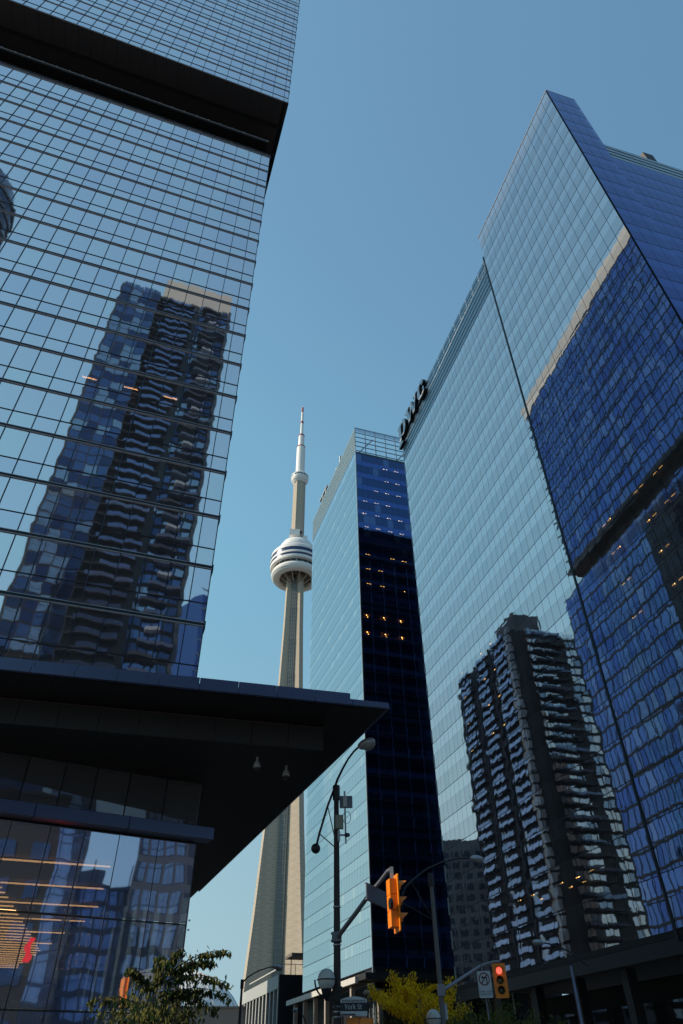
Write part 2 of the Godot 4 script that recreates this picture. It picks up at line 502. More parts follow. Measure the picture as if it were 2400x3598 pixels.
# The dark canopy that reaches out over the pavement to a sharp corner.
func canopy_roof() -> void:
	var t := thing("canopy", "dark flat canopy jutting to a sharp corner over the glazed lobby", "canopy")
	var dark := mat(0.013, 0.013, 0.0135, 0.55)
	var panel := mat(0.034, 0.034, 0.036, 0.5)
	var edge := mat(0.10, 0.125, 0.22, 0.38, 0.5)
	var tip := Vector3(1.73, 0, -24.94)
	var fx := Vector3(-sin(deg_to_rad(75)), 0, cos(deg_to_rad(75)))   # along the front to the left
	var bk := Vector3(sin(deg_to_rad(-21.7)), 0, -cos(deg_to_rad(-21.7)))   # along the right edge, backwards
	var inn := Vector3(fx.z, 0, -fx.x) * -1.0
	if inn.z > 0: inn = -inn
	var p := func(a: float, b: float) -> Vector2:
		var q := tip + fx * a + bk * b
		return Vector2(q.x, q.z)
	var roof := MB.new()
	roof.prism(PackedVector2Array([p.call(0.1, 0.1), p.call(30, 0.1), p.call(30, 38), p.call(0.1, 38)]), 12.67, 12.95)
	put("roof_deck", roof.mesh(), dark, t)
	var lower := MB.new()
	var i0 := Vector3(-0.86, 0, -26.65)
	var q0 := i0 + fx * 27.0
	var b0 := i0 + bk * 34.0
	var b1 := q0 + bk * 34.0
	lower.prism(PackedVector2Array([Vector2(i0.x, i0.z), Vector2(q0.x, q0.z), Vector2(b1.x, b1.z), Vector2(b0.x, b0.z)]), 11.66, 12.66)
	put("lower_soffit", lower.mesh(), dark, t)
	var yaw := Basis(UP, atan2(-fx.z, fx.x))
	for k in 19:
		var o := bx("fascia_panel", tip + fx * (0.735 + k * 1.47) + UP * 12.765, Vector3(1.45, 0.23, 0.14), edge, t)
		o.basis = yaw
		if k < 19:
			var o2 := bx("upper_fascia_panel", tip + fx * (2.2 + k * 1.47) + inn * 0.28 + UP * 13.07, Vector3(1.45, 0.36, 0.12), edge, t)
			o2.basis = yaw
		var o3 := bx("step_panel", i0 + fx * (0.735 + k * 1.46) - inn * 0.03 + UP * 12.13, Vector3(1.44, 0.92, 0.05), panel, t)
		o3.basis = yaw
		var o4 := bx("soffit_panel", tip + fx * (1.6 + k * 1.47) + inn * 0.92 + UP * 12.655, Vector3(1.45, 0.02, 1.5), dark, t)
		o4.basis = yaw
	var trim := bx("trim_line", i0 + fx * 13.5 - inn * 0.06 + UP * 12.6, Vector3(27, 0.03, 0.05), mat(0.10, 0.08, 0.07, 0.5), t)
	trim.basis = yaw
	var syaw := Basis(UP, atan2(-bk.z, bk.x))
	for k in 24:
		var o := bx("side_fascia_panel", tip + bk * (0.735 + k * 1.47) + UP * 12.765, Vector3(1.45, 0.23, 0.1), edge, t)
		o.basis = syaw
	# two dome cameras hang from the soffit
	for d in [[-7.46, 27.4, "dome camera under the canopy, the one nearer the lobby glass"], [-4.98, 28.3, "dome camera under the canopy, the one nearer the sharp corner"]]:
		var c := thing("dome_camera", d[2], "camera", pol(d[0], d[1], 11.1), 0.0, "dome cameras under the canopy")
		var m := MB.new()
		m.lathe([Vector2(0.001, 0.56), Vector2(0.05, 0.56), Vector2(0.05, 0.38), Vector2(0.10, 0.34), Vector2(0.15, 0.2), Vector2(0.15, 0.12), Vector2(0.001, 0.12)], 20)
		put("housing", m.mesh(), mat(0.45, 0.45, 0.46, 0.4), c)
		var b := MB.new()
		b.ball(Vector3(0, 0.12, 0), Vector3(0.13, 0.13, 0.13))
		put("lens_dome", b.mesh(), mat(0.03, 0.03, 0.035, 0.08), c)

# The concrete tower far down the avenue, with its round pod and mast.
func broadcast_tower() -> void:
	var t := thing("broadcast_tower", "very tall tapering concrete tower with a round white pod and red banded mast", "tower", pol(-4.84, 476), 4.84)
	var conc := noisy(mat(0.62, 0.53, 0.42, 0.85), 0.02, 0.70, 1.0, Vector3(0.02, 0.22, 0.02), 5)
	var white := mat(0.78, 0.77, 0.75, 0.55)
	var navy := mat(0.03, 0.045, 0.12, 0.25, 0.3)
	var under := mat(0.20, 0.17, 0.15, 0.8)
	# three legs round a six sided core; heights and reach of a leg, half thickness, core half width
	var st := [[0, 27.0, 3.6, 7.4], [40, 21.4, 3.4, 6.9], [80, 17.9, 3.2, 6.5], [127, 14.6, 3.0, 6.1], [180, 12.0, 2.9, 5.7], [228, 9.9, 2.8, 5.4], [280, 8.3, 2.7, 5.2], [330, 7.4, 2.6, 5.0]]
	var ang := [deg_to_rad(180 + 17), deg_to_rad(-43), deg_to_rad(77)]   # in plan, x right and -z away
	var rings := []
	for s in st:
		var ring := []
		for a in [0, 1, 2]:
			var e := Vector3(cos(ang[a]), 0, -sin(ang[a]))
			var w := Vector3(-e.z, 0, e.x)
			var inner: float = s[3] * 0.62
			ring.append_array([e * inner - w * s[2] + UP * s[0], e * s[1] - w * s[2] * 0.82 + UP * s[0], e * s[1] + w * s[2] * 0.82 + UP * s[0], e * inner + w * s[2] + UP * s[0]])
		rings.append(ring)
	# wind the ring consistently by angle order of the legs
	var shaft := MB.new()
	for i in st.size() - 1:
		for j in 12:
			var a: Vector3 = rings[i][j]; var b: Vector3 = rings[i][(j + 1) % 12]; var c: Vector3 = rings[i + 1][(j + 1) % 12]; var d: Vector3 = rings[i + 1][j]
			var mid := (a + b) * 0.5
			var o := (b - a).cross(UP)
			# outward is away from the axis for end and core faces; for leg sides it is away from the leg's own line
			var leg := int(j / 4.0)
			var e := Vector3(cos(ang[leg]), 0, -sin(ang[leg]))
			var out := mid - e * mid.dot(e) if j % 4 == 0 or j % 4 == 2 else Vector3(mid.x, 0, mid.z)
			if j % 4 == 1: out = e
			out.y = 0
			if o.dot(out) < 0: o = -o
			shaft.quad(a, b, c, d, o)
	put("shaft", shaft.mesh(), conc, t)
	# the lift shaft glazing in the hollow that faces the street, one glass bay after another
	var mid_a := deg_to_rad(-103)
	var fe := Vector3(cos(mid_a), 0, -sin(mid_a))
	var fw := Vector3(-fe.z, 0, fe.x)
	var lift := put("lift_glazing", MB.new().mesh() if false else lift_mesh(fe, fw, 0), mat(0.13, 0.14, 0.14, 0.35, 0.2), t)
	stuff(put("lift_mullions", lift_mesh(fe, fw, 1), mat(0.24, 0.23, 0.21, 0.6), t))
	lift.set_meta("label", "strip of glass lift shaft in the hollow")
	# upper shaft
	var up := MB.new()
	for k in 6:
		var a0 := deg_to_rad(-120.0 + 60 * k + 6); var a1 := deg_to_rad(-60.0 + 60 * k + 6)
		var p0 := Vector3(cos(a0), 0, -sin(a0)); var p1 := Vector3(cos(a1), 0, -sin(a1))
		up.quad(p0 * 6.0 + UP * 330, p1 * 6.0 + UP * 330, p1 * 5.8 + UP * 446, p0 * 5.8 + UP * 446, p0 + p1)
	put("upper_shaft", up.mesh(), conc, t)
	# the pod: each white ring, dark window band and the ring-shaped radome below
	var bands := [
		["radome", white, [Vector2(13.6, 328.4), Vector2(15.0, 327.2), Vector2(17.2, 326.9), Vector2(19.4, 327.8), Vector2(20.9, 329.8), Vector2(21.3, 331.6), Vector2(20.8, 333.2), Vector2(19.8, 334.2), Vector2(18.0, 334.4)]],
		["deck_windows", mat(0.02, 0.02, 0.025, 0.3), [Vector2(19.0, 333.2), Vector2(19.6, 337.0)]],
		["white_ring", white, [Vector2(18.8, 336.8), Vector2(22.2, 337.2), Vector2(22.5, 338.6), Vector2(22.5, 339.8), Vector2(22.0, 339.9)]],
		["window_band", navy, [Vector2(22.1, 339.5), Vector2(22.2, 342.3)]],
		["white_ring", white, [Vector2(22.0, 342.0), Vector2(22.6, 342.2), Vector2(22.6, 344.2), Vector2(22.0, 344.4)]],
		["window_band", navy, [Vector2(22.1, 344.0), Vector2(21.9, 348.0)]],
		["white_ring", white, [Vector2(21.7, 347.9), Vector2(22.3, 348.1), Vector2(22.0, 351.2), Vector2(20.4, 353.2), Vector2(17.5, 354.4)]],
		["light_band", mat(0.16, 0.05, 0.17, 0.5), [Vector2(17.0, 354.4), Vector2(15.6, 357.4)]],
		["white_roof", white, [Vector2(15.9, 357.3), Vector2(15.2, 361.0), Vector2(13.0, 365.0), Vector2(9.2, 367.4), Vector2(5.8, 367.6)]],
		["underside", under, [Vector2(13.7, 328.4), Vector2(11.0, 332.0), Vector2(6.0, 333.0)]],
	]
	for b in bands:
		var m := MB.new()
		m.lathe(b[2], 72)
		put(b[0], m.mesh(), b[1], t)
	for k in 24:
		var a := TAU * k / 24
		var e := Vector3(cos(a), 0, sin(a))
		var m := MB.new()
		m.box(e * 19.5 + UP * 335.3, Vector3(0.5 if k % 3 == 0 else 0.22, 3.8, 0.5 if k % 3 == 0 else 0.22), Basis(UP, -a))
		put("deck_post", m.mesh(), mat(0.42, 0.55, 0.62, 0.5) if k % 3 == 0 else white, t)
	for k in 12:
		var a := TAU * (k + 0.5) / 12
		var e := Vector3(cos(a), 0, sin(a))
		put("underside_rib", tube_mesh([e * 14.2 + UP * 328.7, e * 6.6 + UP * 322.5], [0.45], 6), conc, t)
	for k in 30:
		var a := TAU * k / 30
		bx("roof_post", Vector3(cos(a) * 16.6, 356.6, sin(a) * 16.6), Vector3(0.16, 3.0, 0.16), white, t)
	bx("equipment_box", Vector3(-2.6, 374.0, 6.2), Vector3(9.0, 6.5, 4.5), white, t)
	bx("equipment_box", Vector3(7.0, 370.5, 2.0), Vector3(4.0, 6.0, 5.0), white, t)
	bx("equipment_box", Vector3(3.2, 376.0, 6.0), Vector3(2.2, 1.5, 1.5), mat(0.08, 0.08, 0.09, 0.5), t)
	# the small upper pod
	var sp := [["upper_pod", white, [Vector2(5.6, 439.6), Vector2(7.6, 442.6), Vector2(8.4, 445.0), Vector2(8.4, 446.4)]], ["upper_pod_windows", navy, [Vector2(8.1, 446.2), Vector2(8.1, 448.4)]], ["upper_pod", white, [Vector2(8.3, 448.2), Vector2(8.5, 449.2), Vector2(7.6, 450.6), Vector2(3.0, 451.0)]]]
	for b in sp:
		var m := MB.new()
		m.lathe(b[2], 40)
		put(b[0], m.mesh(), b[1], t)
	for k in 28:
		bx("upper_pod_post", Vector3(cos(TAU * k / 28) * 8.2, 447.3, sin(TAU * k / 28) * 8.2), Vector3(0.45, 2.2, 0.45), white, t)
	# mast sections with their red collars
	var red := mat(0.33, 0.015, 0.05, 0.5)
	var mast := [[4.35, 450.5, 490.0, white], [4.4, 490.0, 491.3, red], [3.05, 491.3, 506.8, white], [3.1, 506.8, 508.6, red], [1.5, 508.6, 526.4, white], [1.65, 526.4, 529.4, red], [1.25, 529.4, 543.6, white], [1.05, 543.6, 551.6, red], [0.45, 551.6, 553.8, white]]
	for s in mast:
		var m := MB.new()
		m.lathe([Vector2(0.01, s[1]), Vector2(s[0], s[1]), Vector2(s[0] * 0.99, s[2] - 0.8), Vector2(s[0] * 0.86, s[2]), Vector2(0.01, s[2])], 24)
		put("mast_collar" if s[3] == red else "mast", m.mesh(), s[3], t)

func lift_mesh(fe: Vector3, fw: Vector3, part: int) -> Mesh:
	var m := MB.new()
	var r := func(y: float) -> float: return lerpf(6.6, 4.6, clampf(y / 330.0, 0, 1)) + 0.3
	var hw := func(y: float) -> float: return lerpf(2.6, 2.25, clampf(y / 330.0, 0, 1))
	if part == 0:
		for i in 11:
			var y0 := i * 29.8; var y1 := (i + 1) * 29.8
			for s in [-1.0, 1.0]:
				m.quad(fe * r.call(y0) + fw * hw.call(y0) * s + UP * y0, fe * r.call(y1) + fw * hw.call(y1) * s + UP * y1, fe * (r.call(y1) - 3) + fw * hw.call(y1) * s + UP * y1, fe * (r.call(y0) - 3) + fw * hw.call(y0) * s + UP * y0, fw * s)
			m.quad(fe * r.call(y0) - fw * hw.call(y0) + UP * y0, fe * r.call(y0) + fw * hw.call(y0) + UP * y0, fe * r.call(y1) + fw * hw.call(y1) + UP * y1, fe * r.call(y1) - fw * hw.call(y1) + UP * y1, fe)
	else:
		var b := Basis(fw, UP, fe)
		for i in 92:
			var y := i * 3.58
			m.box(fe * (r.call(y) + 0.05) + UP * y, Vector3(hw.call(y) * 2, 0.3, 0.3), b)
		for i in 11:
			var y := i * 29.8 + 14.9
			for s in [-1.0, -0.33, 0.33, 1.0]: m.box(fe * (r.call(y) + 0.05) + fw * hw.call(y) * s + UP * y, Vector3(0.2, 29.8, 0.35), b)
	return m.mesh()

# The wide glass slab on the right with the block that rises at its near end.
func slab_tower() -> void:
	var t := thing("slab_office_tower", "broad pale glass office slab on the right with rooftop letters and taller block", "office tower", Vector3(14.68, 0, -110.02), 90 - 163.6)
	var dark := mat(0.010, 0.011, 0.014, 0.6)
	var backing := mat(0.03, 0.04, 0.055, 0.7)
	var lou := mat(0.40, 0.47, 0.52, 0.4, 0.5)
	var line := mat(0.015, 0.018, 0.025, 0.5)
	var gl := [glass(0.68, 0.60, 0.60, 0.93), glass(0.80, 0.71, 0.71, 0.94), glass(0.62, 0.57, 0.58, 0.93)]
	var F := 4.135
	var H0 := 64.62 - F * 13
	var XB := 46.5
	var XE := 73.3
	bx("core", Vector3(XB / 2, 61.5, -18.4), Vector3(XB - 0.6, 101.5, 35.6), backing, t)
	bx("core", Vector3((XB + XE) / 2, 68.5, -2.4), Vector3(XE - XB - 0.5, 115.4, 4.9), backing, t)
	bx("core", Vector3((XB + 70.4) / 2, 60.5, -21), Vector3(70.4 - XB - 1.0, 99.5, 31), backing, t)
	var panes := []
	for k in 30:
		var y := H0 + k * F
		for s in 2:
			var ya := y + (0.03 if s == 0 else 2.36); var yb := y + (2.35 if s == 0 else F - 0.03)
			var mt := 0 if s == 0 else 1
			if y < 112.0 - F * 0.5:
				for c in 29:
					panes.append([Vector3(0.8 + c * 1.603, (ya + yb) / 2, 0), Vector2(1.55, snappedf(yb - ya, 0.01)), 2 if s == 0 and rng.randf() < 0.2 else mt, 0.0])
			if yb < 126.9:
				for c in 16:
					panes.append([Vector3(XB + 0.95 + c * 1.655, (ya + yb) / 2, 0.35), Vector2(1.60, snappedf(yb - ya, 0.01)), 2 if s == 0 and rng.randf() < 0.2 else mt, 0.0])
		var w := 0.07
		if y < 113: bx("floor_joint", Vector3(XB / 2, y, -0.01), Vector3(XB, w, 0.05), line, t)
		if y < 126.9: bx("floor_joint", Vector3((XB + XE) / 2, y, 0.34), Vector3(XE - XB, w, 0.05), line, t)
	lay_panes(t, panes, gl, 0.0026, 0.0012)
	bx("groove", Vector3(XB - 0.12, 65, 0.1), Vector3(0.34, 110, 0.56), line, t)
	# the block's narrow side, and the main east face behind it
	var deep := [glass(0.015, 0.055, 0.30, 0.9), glass(0.04, 0.095, 0.40, 0.9)]
	var east := []
	for k in 30:
		var y := H0 + k * F
		if y + F > 127.1: break
		for s in 2:
			var ya := y + (0.03 if s == 0 else 2.36); var yb := y + (2.35 if s == 0 else F - 0.03)
			for c in 3: east.append([Vector3(XE, (ya + yb) / 2, 0.35 - 0.9 - c * 1.78), Vector2(1.74, snappedf(yb - ya, 0.01)), s, PI / 2])
			if y < 110.5:
				for c in 20: east.append([Vector3(70.4, (ya + yb) / 2, -6.0 - c * 1.6), Vector2(1.56, snappedf(yb - ya, 0.01)), s, PI / 2])
		bx("side_joint", Vector3(XE - 0.01, y, -2.3), Vector3(0.05, 0.07, 5.2), line, t)
		if y < 113: bx("side_joint", Vector3(70.39, y, -21), Vector3(0.05, 0.09, 31.6), line, t)
	lay_panes(t, east, deep, 0.002, 0.0015, 200, "side_glass_pane")
	# free standing top of the block: parapet cap
	bx("parapet", Vector3((XB + XE) / 2, 126.9, -2.3), Vector3(XE - XB, 0.12, 5.4), mat(0.3, 0.34, 0.38, 0.5), t)
	# west face towards the neighbouring tower
	var west := []
	for k in 25:
		for c in 20: west.append([Vector3(0.0, H0 + k * F + 2.05, -1.0 - c * 1.8), Vector2(1.74, 4.0), 0, -PI / 2])
	lay_panes(t, west, [glass(0.025, 0.03, 0.042, 0.6)], 0.003, 0.002, 0, "west_glass_pane")
	for k in 10: bx("west_fin", Vector3(-0.12, 58, -1.0 - k * 3.6), Vector3(0.22, 100, 0.14), mat(0.5, 0.55, 0.6, 0.4), t)
	for k in 25: bx("west_band", Vector3(-0.04, H0 + k * F, -18.5), Vector3(0.08, 1.1, 36), mat(0.10, 0.13, 0.17, 0.5), t)
	# plant storeys: louvres
	bx("plant_core", Vector3(35.1, 115.0, -18.6), Vector3(69.6, 9.4, 35.4), dark, t)
	bx("roof", Vector3(35.1, 119.75, -18.6), Vector3(69.6, 0.1, 35.4), dark, t)
	for k in 7:
		var y := 110.3 + k * 1.38
		bx("louvre", Vector3(XB / 2, y + 0.5, -0.05), Vector3(XB, 1.04, 0.12), lou, t)
		bx("louvre", Vector3(70.3, y + 0.5, -20.5), Vector3(0.12, 0.9, 31), lou, t)
	# edge return at the far corner: opaque pale pieces, one per floor
	for k in 25:
		bx("corner_return", Vector3(-0.02, H0 + k * F + 1.2, 0.03), Vector3(0.12, 2.2, 0.1), mat(0.5, 0.58, 0.58, 0.3), t)
	# soffit and dark entrance storey
	bx("soffit", Vector3(36, 10.6, -17), Vector3(74.6, 0.5, 34.6), dark, t)
	bx("fascia", Vector3(36.4, 9.75, 0.1), Vector3(74.4, 1.2, 0.3), mat(0.02, 0.022, 0.027, 0.4), t)
	bx("entrance_wall", Vector3(38, 4.6, -9.5), Vector3(68, 9.1, 1), dark, t)
	for k in 9:
		bx("column", Vector3(2.0 + k * 8.6, 4.6, -1.2), Vector3(1.0, 9.2, 1.0), mat(0.03, 0.03, 0.033, 0.5), t)
	for k in 12:
		bx("entrance_window", Vector3(8.0 + k * 5.0, 4.0, -8.95), Vector3(4.2, 6.5, 0.06), glass(0.12, 0.14, 0.17, 0.5), t)
	# ceiling lights that show through the glass
	var amber := glow(1.0, 0.55, 0.16, 5.5)
	for e in [[23.9, 49.9], [20.5, 50.0], [13.6, 50.2], [23.8, 45.8], [20.5, 45.9], [13.6, 46.1], [23.8, 41.8], [20.5, 41.9], [13.6, 42.0], [23.8, 37.7], [20.4, 37.8], [13.6, 37.9], [36, 17.5], [33.3, 17.4], [30, 17.5], [31.6, 16.8], [34.2, 16.8], [23.6, 17.5], [25.3, 16.8], [20.3, 17.5]]:
		bx("ceiling_light", Vector3(e[0], e[1], -0.14), Vector3(0.7, 0.08, 0.06), amber, t)
	for e in [[63.1, 48.6], [59.9, 48.8], [63.1, 44.8], [60.1, 44.7], [54.0, 48.9], [60.1, 40.8], [54.0, 45.0], [53.9, 41.0], [60.1, 36.9], [53.9, 37.0]]:
		for s in [-0.5, 0.5]: bx("ceiling_light", Vector3(e[0] + s, e[1], 0.2), Vector3(0.55, 0.07, 0.06), amber, t)
	# rooftop crane at the east edge and the red marker light
	var cr := MB.new()
	cr.box(Vector3(0, 1.5, 0), Vector3(2.4, 3.0, 2.0)); cr.box(Vector3(0, 3.4, 2.0), Vector3(0.6, 0.6, 7.0))
	put("cleaning_crane", cr.mesh(), mat(0.03, 0.03, 0.03, 0.6), t, Vector3(69.0, 119.9, -20))
	# raised letters
	var f := SystemFont.new()
	f.font_names = PackedStringArray(["Droid Serif"]); f.font_weight = 700
	var tm := TextMesh.new()
	tm.text = "pwc"; tm.font = f; tm.font_size = 128; tm.depth = 0.7; tm.pixel_size = 0.066
	var face := tm.duplicate()
	face.depth = 0.06
	var sgn := Node3D.new()
	sgn.name = "roof_sign"
	t.add_child(sgn)
	put("letter_sides", tm, mat(0.010, 0.011, 0.014, 0.5), sgn, Vector3(8.0, 119.0, 0.45))
	var letters := put("letters", face, mat(0.85, 0.87, 0.88, 0.4), sgn, Vector3(8.0, 119.0, 0.86))
	letters.set_meta("label", "raised white letters reading pwc along the roof edge")
	bx("sign_rail", Vector3(8.3, 116.9, 0.2), Vector3(16, 0.2, 0.3), dark, sgn)
	bx("sign_rail", Vector3(8.3, 118.8, 0.2), Vector3(16, 0.2, 0.3), dark, sgn)

# The tower between the slab and the concrete tower: pale side, dark front with lit ceilings.
func corner_tower() -> void:
	var t := thing("dark_front_tower", "glass tower with a pale side and a dark front showing lit office ceilings", "office tower", pol(1.8, 126), 18.2)
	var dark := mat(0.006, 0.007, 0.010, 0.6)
	var line := mat(0.02, 0.03, 0.045, 0.5)
	var S := 126.0 / 115.0
	var Y := func(y: float) -> float: return 1.65 + (y - 1.65) * S
	var F := 3.86 * S
	var H0: float = Y.call(114.05) - F * 26
	var W := 33.0
	var D := 42.2
	var front := []; var left := []
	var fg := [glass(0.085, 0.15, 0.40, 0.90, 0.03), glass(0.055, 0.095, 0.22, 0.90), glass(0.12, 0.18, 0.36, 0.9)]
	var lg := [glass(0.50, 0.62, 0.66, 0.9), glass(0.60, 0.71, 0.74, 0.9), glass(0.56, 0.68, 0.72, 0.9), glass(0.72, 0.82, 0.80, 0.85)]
	for k in 27:
		var y := H0 + k * F
		for c in 21:
			front.append([Vector3(0.79 + c * 1.561, y + 0.85, 0), Vector2(1.53, 1.66), 0, 0.0])
			front.append([Vector3(0.79 + c * 1.561, y + 2.95, 0), Vector2(1.53, 2.48), 1 if rng.randf() < 0.93 else 2, 0.0])
		for c in 27:
			var z := -0.79 - c * 1.561
			left.append([Vector3(0, y + 1.26, z), Vector2(1.52, 2.4), 0, -PI / 2])
			left.append([Vector3(0, y + 3.34, z), Vector2(1.52, 1.68), 1 if rng.randf() < 0.9 else 3, -PI / 2])
		bx("floor_joint", Vector3(W / 2, y, 0.0), Vector3(W, 0.07, 0.05), line, t)
		bx("side_joint", Vector3(0.01, y, -D / 2), Vector3(0.05, 0.07, D), line, t)
		# slab edge and floor void behind the front glass
		bx("floor_slab", Vector3(W / 2, y - 0.25, -2.1), Vector3(W - 0.2, 1.2, 3.6), mat(0.012, 0.016, 0.03, 0.6), t)
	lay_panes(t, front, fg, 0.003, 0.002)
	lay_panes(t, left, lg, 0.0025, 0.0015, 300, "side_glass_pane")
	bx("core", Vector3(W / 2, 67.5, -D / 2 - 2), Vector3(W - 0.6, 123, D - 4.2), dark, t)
	bx("side_backing", Vector3(0.5, 67.5, -D / 2), Vector3(0.3, 123, D - 0.4), mat(0.04, 0.06, 0.07, 0.7), t)
	# pale corner post, and the screened plant storeys
	bx("corner_post", Vector3(0.0, 69, 0.0), Vector3(0.17, 125, 0.17), mat(0.35, 0.42, 0.45, 0.4), t)
	var lou := mat(0.20, 0.29, 0.33, 0.45, 0.3)
	for k in 8: bx("side_louvre", Vector3(0.0, 130.5 + k * 1.12, -D / 2), Vector3(0.12, 0.68, D), lou, t)
	for k in 6: bx("screen_rail", Vector3(W / 2, 130.2 + k * 1.75, -0.05), Vector3(W, 0.16, 0.2), mat(0.4, 0.46, 0.52, 0.4, 0.5), t)
	for k in 12: bx("screen_post", Vector3(0.1 + k * 2.96, 134.6, -0.3), Vector3(0.17, 9.8, 0.17), mat(0.2, 0.22, 0.26, 0.4, 0.5), t)
	for k in 3: put("screen_brace", tube_mesh([Vector3(0.6 + k * 11, 130, -2), Vector3(6 + k * 11, 138, -2)], [0.14], 6), mat(0.08, 0.09, 0.11, 0.5), t)
	for k in 21: bx("screen_glass", Vector3(0.72 + k * 1.425, 138.4, 0.0), Vector3(1.5, 1.6, 0.04), glass(0.3, 0.4, 0.55, 0.3), t)
	bx("plant_room", Vector3(W / 2, 132, -9), Vector3(W - 5, 4.5, 8), mat(0.04, 0.05, 0.07, 0.5), t)
	bx("front_louvre", Vector3(W / 2, 129.2, -0.1), Vector3(W, 1.1, 0.1), mat(0.03, 0.035, 0.05, 0.5), t)
	for e in [[-1.0, -17.0, 5.0], [-1.2, -20.5, 3.0]]:
		put("vent_pipe", tube_mesh([Vector3(1.2, 138, e[1]), Vector3(1.2, 139.6 + e[2], e[1])], [0.28], 8), mat(0.45, 0.47, 0.5, 0.4), t)
	var rig := MB.new()
	rig.box(Vector3(0, 2.2, 0), Vector3(0.4, 4.4, 0.4)); rig.box(Vector3(0, 2.2, -3), Vector3(0.4, 4.4, 0.4)); rig.box(Vector3(0, 4.4, -2.5), Vector3(0.5, 0.4, 8))
	put("cleaning_rig", rig.mesh(), mat(0.5, 0.48, 0.46, 0.5), t, Vector3(1.0, 139, -31))
	# lit ceilings
	var lamp := glow(1.0, 0.80, 0.55, 7.0); var amber := glow(1.0, 0.50, 0.10, 9.0)
	for e in [[7.7, 114.8], [10.6, 114.8], [7.8, 110.7], [10.6, 110.6], [4.9, 106.9], [7.7, 106.8], [10.6, 106.8], [2.1, 103.1], [4.9, 103.1], [7.7, 103.0], [1.7, 99.3], [4.9, 99.3], [7.7, 99.2], [10.5, 99.1], [2.1, 95.5], [4.9, 95.5], [7.8, 95.4], [10.6, 95.3], [2.1, 87.8], [7.8, 87.8], [10.6, 87.7], [2.1, 84.0], [4.9, 84.0], [2.1, 80.2], [5.1, 80.1]]:
		for s in [-0.32, 0.32]: bx("ceiling_light", Vector3(e[0] * S + s, Y.call(e[1]), -0.3), Vector3(0.42, 0.09, 0.12), lamp if e[1] > 90 else amber, t)
	for e in [[1.4, 72.3], [5.1, 72.3], [8.7, 72.2], [1.4, 68.4], [5.2, 68.5], [8.7, 68.4], [10.0, 83.6], [10.0, 80.0]]:
		var big: bool = e[1] < 75
		var o := bx("ceiling_light", Vector3(e[0] * S + 0.4, Y.call(e[1]), -0.9), Vector3(0.10, 0.09, 2.4 if big else 1.0), amber, t)
		o.rotation_degrees.y = -35
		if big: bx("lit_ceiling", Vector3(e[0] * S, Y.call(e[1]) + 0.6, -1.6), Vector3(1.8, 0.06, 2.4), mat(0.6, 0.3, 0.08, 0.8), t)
	# canopies over the entrances and the dark ground storey
	var can := mat(0.66, 0.66, 0.64, 0.6)
	for k in 12:
		bx("canopy_panel", Vector3(-3.0, 13.1, -1.0 - k * 3.6), Vector3(0.5, 0.80, 3.56), can, t)
	bx("side_canopy", Vector3(-1.5, 13.0, -21), Vector3(2.6, 0.5, 43), mat(0.06, 0.06, 0.06, 0.7), t)
	bx("front_canopy", Vector3(15.0, 13.3, 1.9), Vector3(35.6, 0.8, 5.0), mat(0.03, 0.03, 0.034, 0.5), t)
	bx("ground_storey", Vector3(W / 2 + 1, 6.5, -D / 2), Vector3(W - 1, 13.0, D - 1), dark, t)
	for k in 5: bx("column", Vector3(0.3 + k * 6.5, 6.0, 1.8), Vector3(0.7, 12, 0.7), mat(0.22, 0.2, 0.18, 0.7), t)
	for k in 6: bx("column", Vector3(-2.4, 6.3, -3.0 - k * 7.0), Vector3(0.7, 12.6, 0.7), mat(0.4, 0.37, 0.33, 0.7), t)

func low_block() -> void:
	var t := thing("low_slotted_block", "low dark building with tall slot windows beside the concrete tower's foot", "building", pol(-4.72, 185), 17.5)
	t.scale = Vector3.ONE * 1.85
	var side := mat(0.42, 0.45, 0.46, 0.6)
	var h := 10.7
	bx("body", Vector3(10, h / 2 - 0.2, -12.3), Vector3(19.6, h - 0.4, 24.4), mat(0.012, 0.012, 0.015, 0.6), t)
	bx("front_wall", Vector3(9.8, h / 2, 0), Vector3(20.0, h, 0.3), mat(0.010, 0.010, 0.014, 0.55), t)
	bx("parapet", Vector3(-0.05, h - 0.7, -12.3), Vector3(0.5, 1.4, 24.6), side, t)
	for k in 12: bx("pier", Vector3(-0.02, 4.9, -0.4 - k * 2.2), Vector3(0.45, 9.9, 0.55), side, t)
	for k in 11: bx("slot_window", Vector3(0.1, 4.9, -1.5 - k * 2.2), Vector3(0.08, 9.9, 1.65), mat(0.01, 0.012, 0.018, 0.15), t)
	for k in 10: bx("roof_post", Vector3(0.4 + k * 1.9, h + 0.65, -2.0), Vector3(0.06, 1.3, 0.06), mat(0.2, 0.2, 0.2), t)
	bx("roof_rail", Vector3(9.5, h + 1.3, -2.0), Vector3(19, 0.06, 0.06), mat(0.2, 0.2, 0.2), t)
	bx("roof_frame", Vector3(0.9, h + 1.2, -16), Vector3(0.15, 0.15, 18), mat(0.5, 0.5, 0.48), t)
	bx("roof_shelter", Vector3(5.0, h + 3.0, -9), Vector3(4.0, 0.35, 4.0), mat(0.16, 0.13, 0.11), t)
	for s in [-1.6, 1.6]: bx("shelter_post", Vector3(5.0 + s, h + 1.4, -9), Vector3(0.1, 2.9, 0.1), mat(0.2, 0.06, 0.06), t)

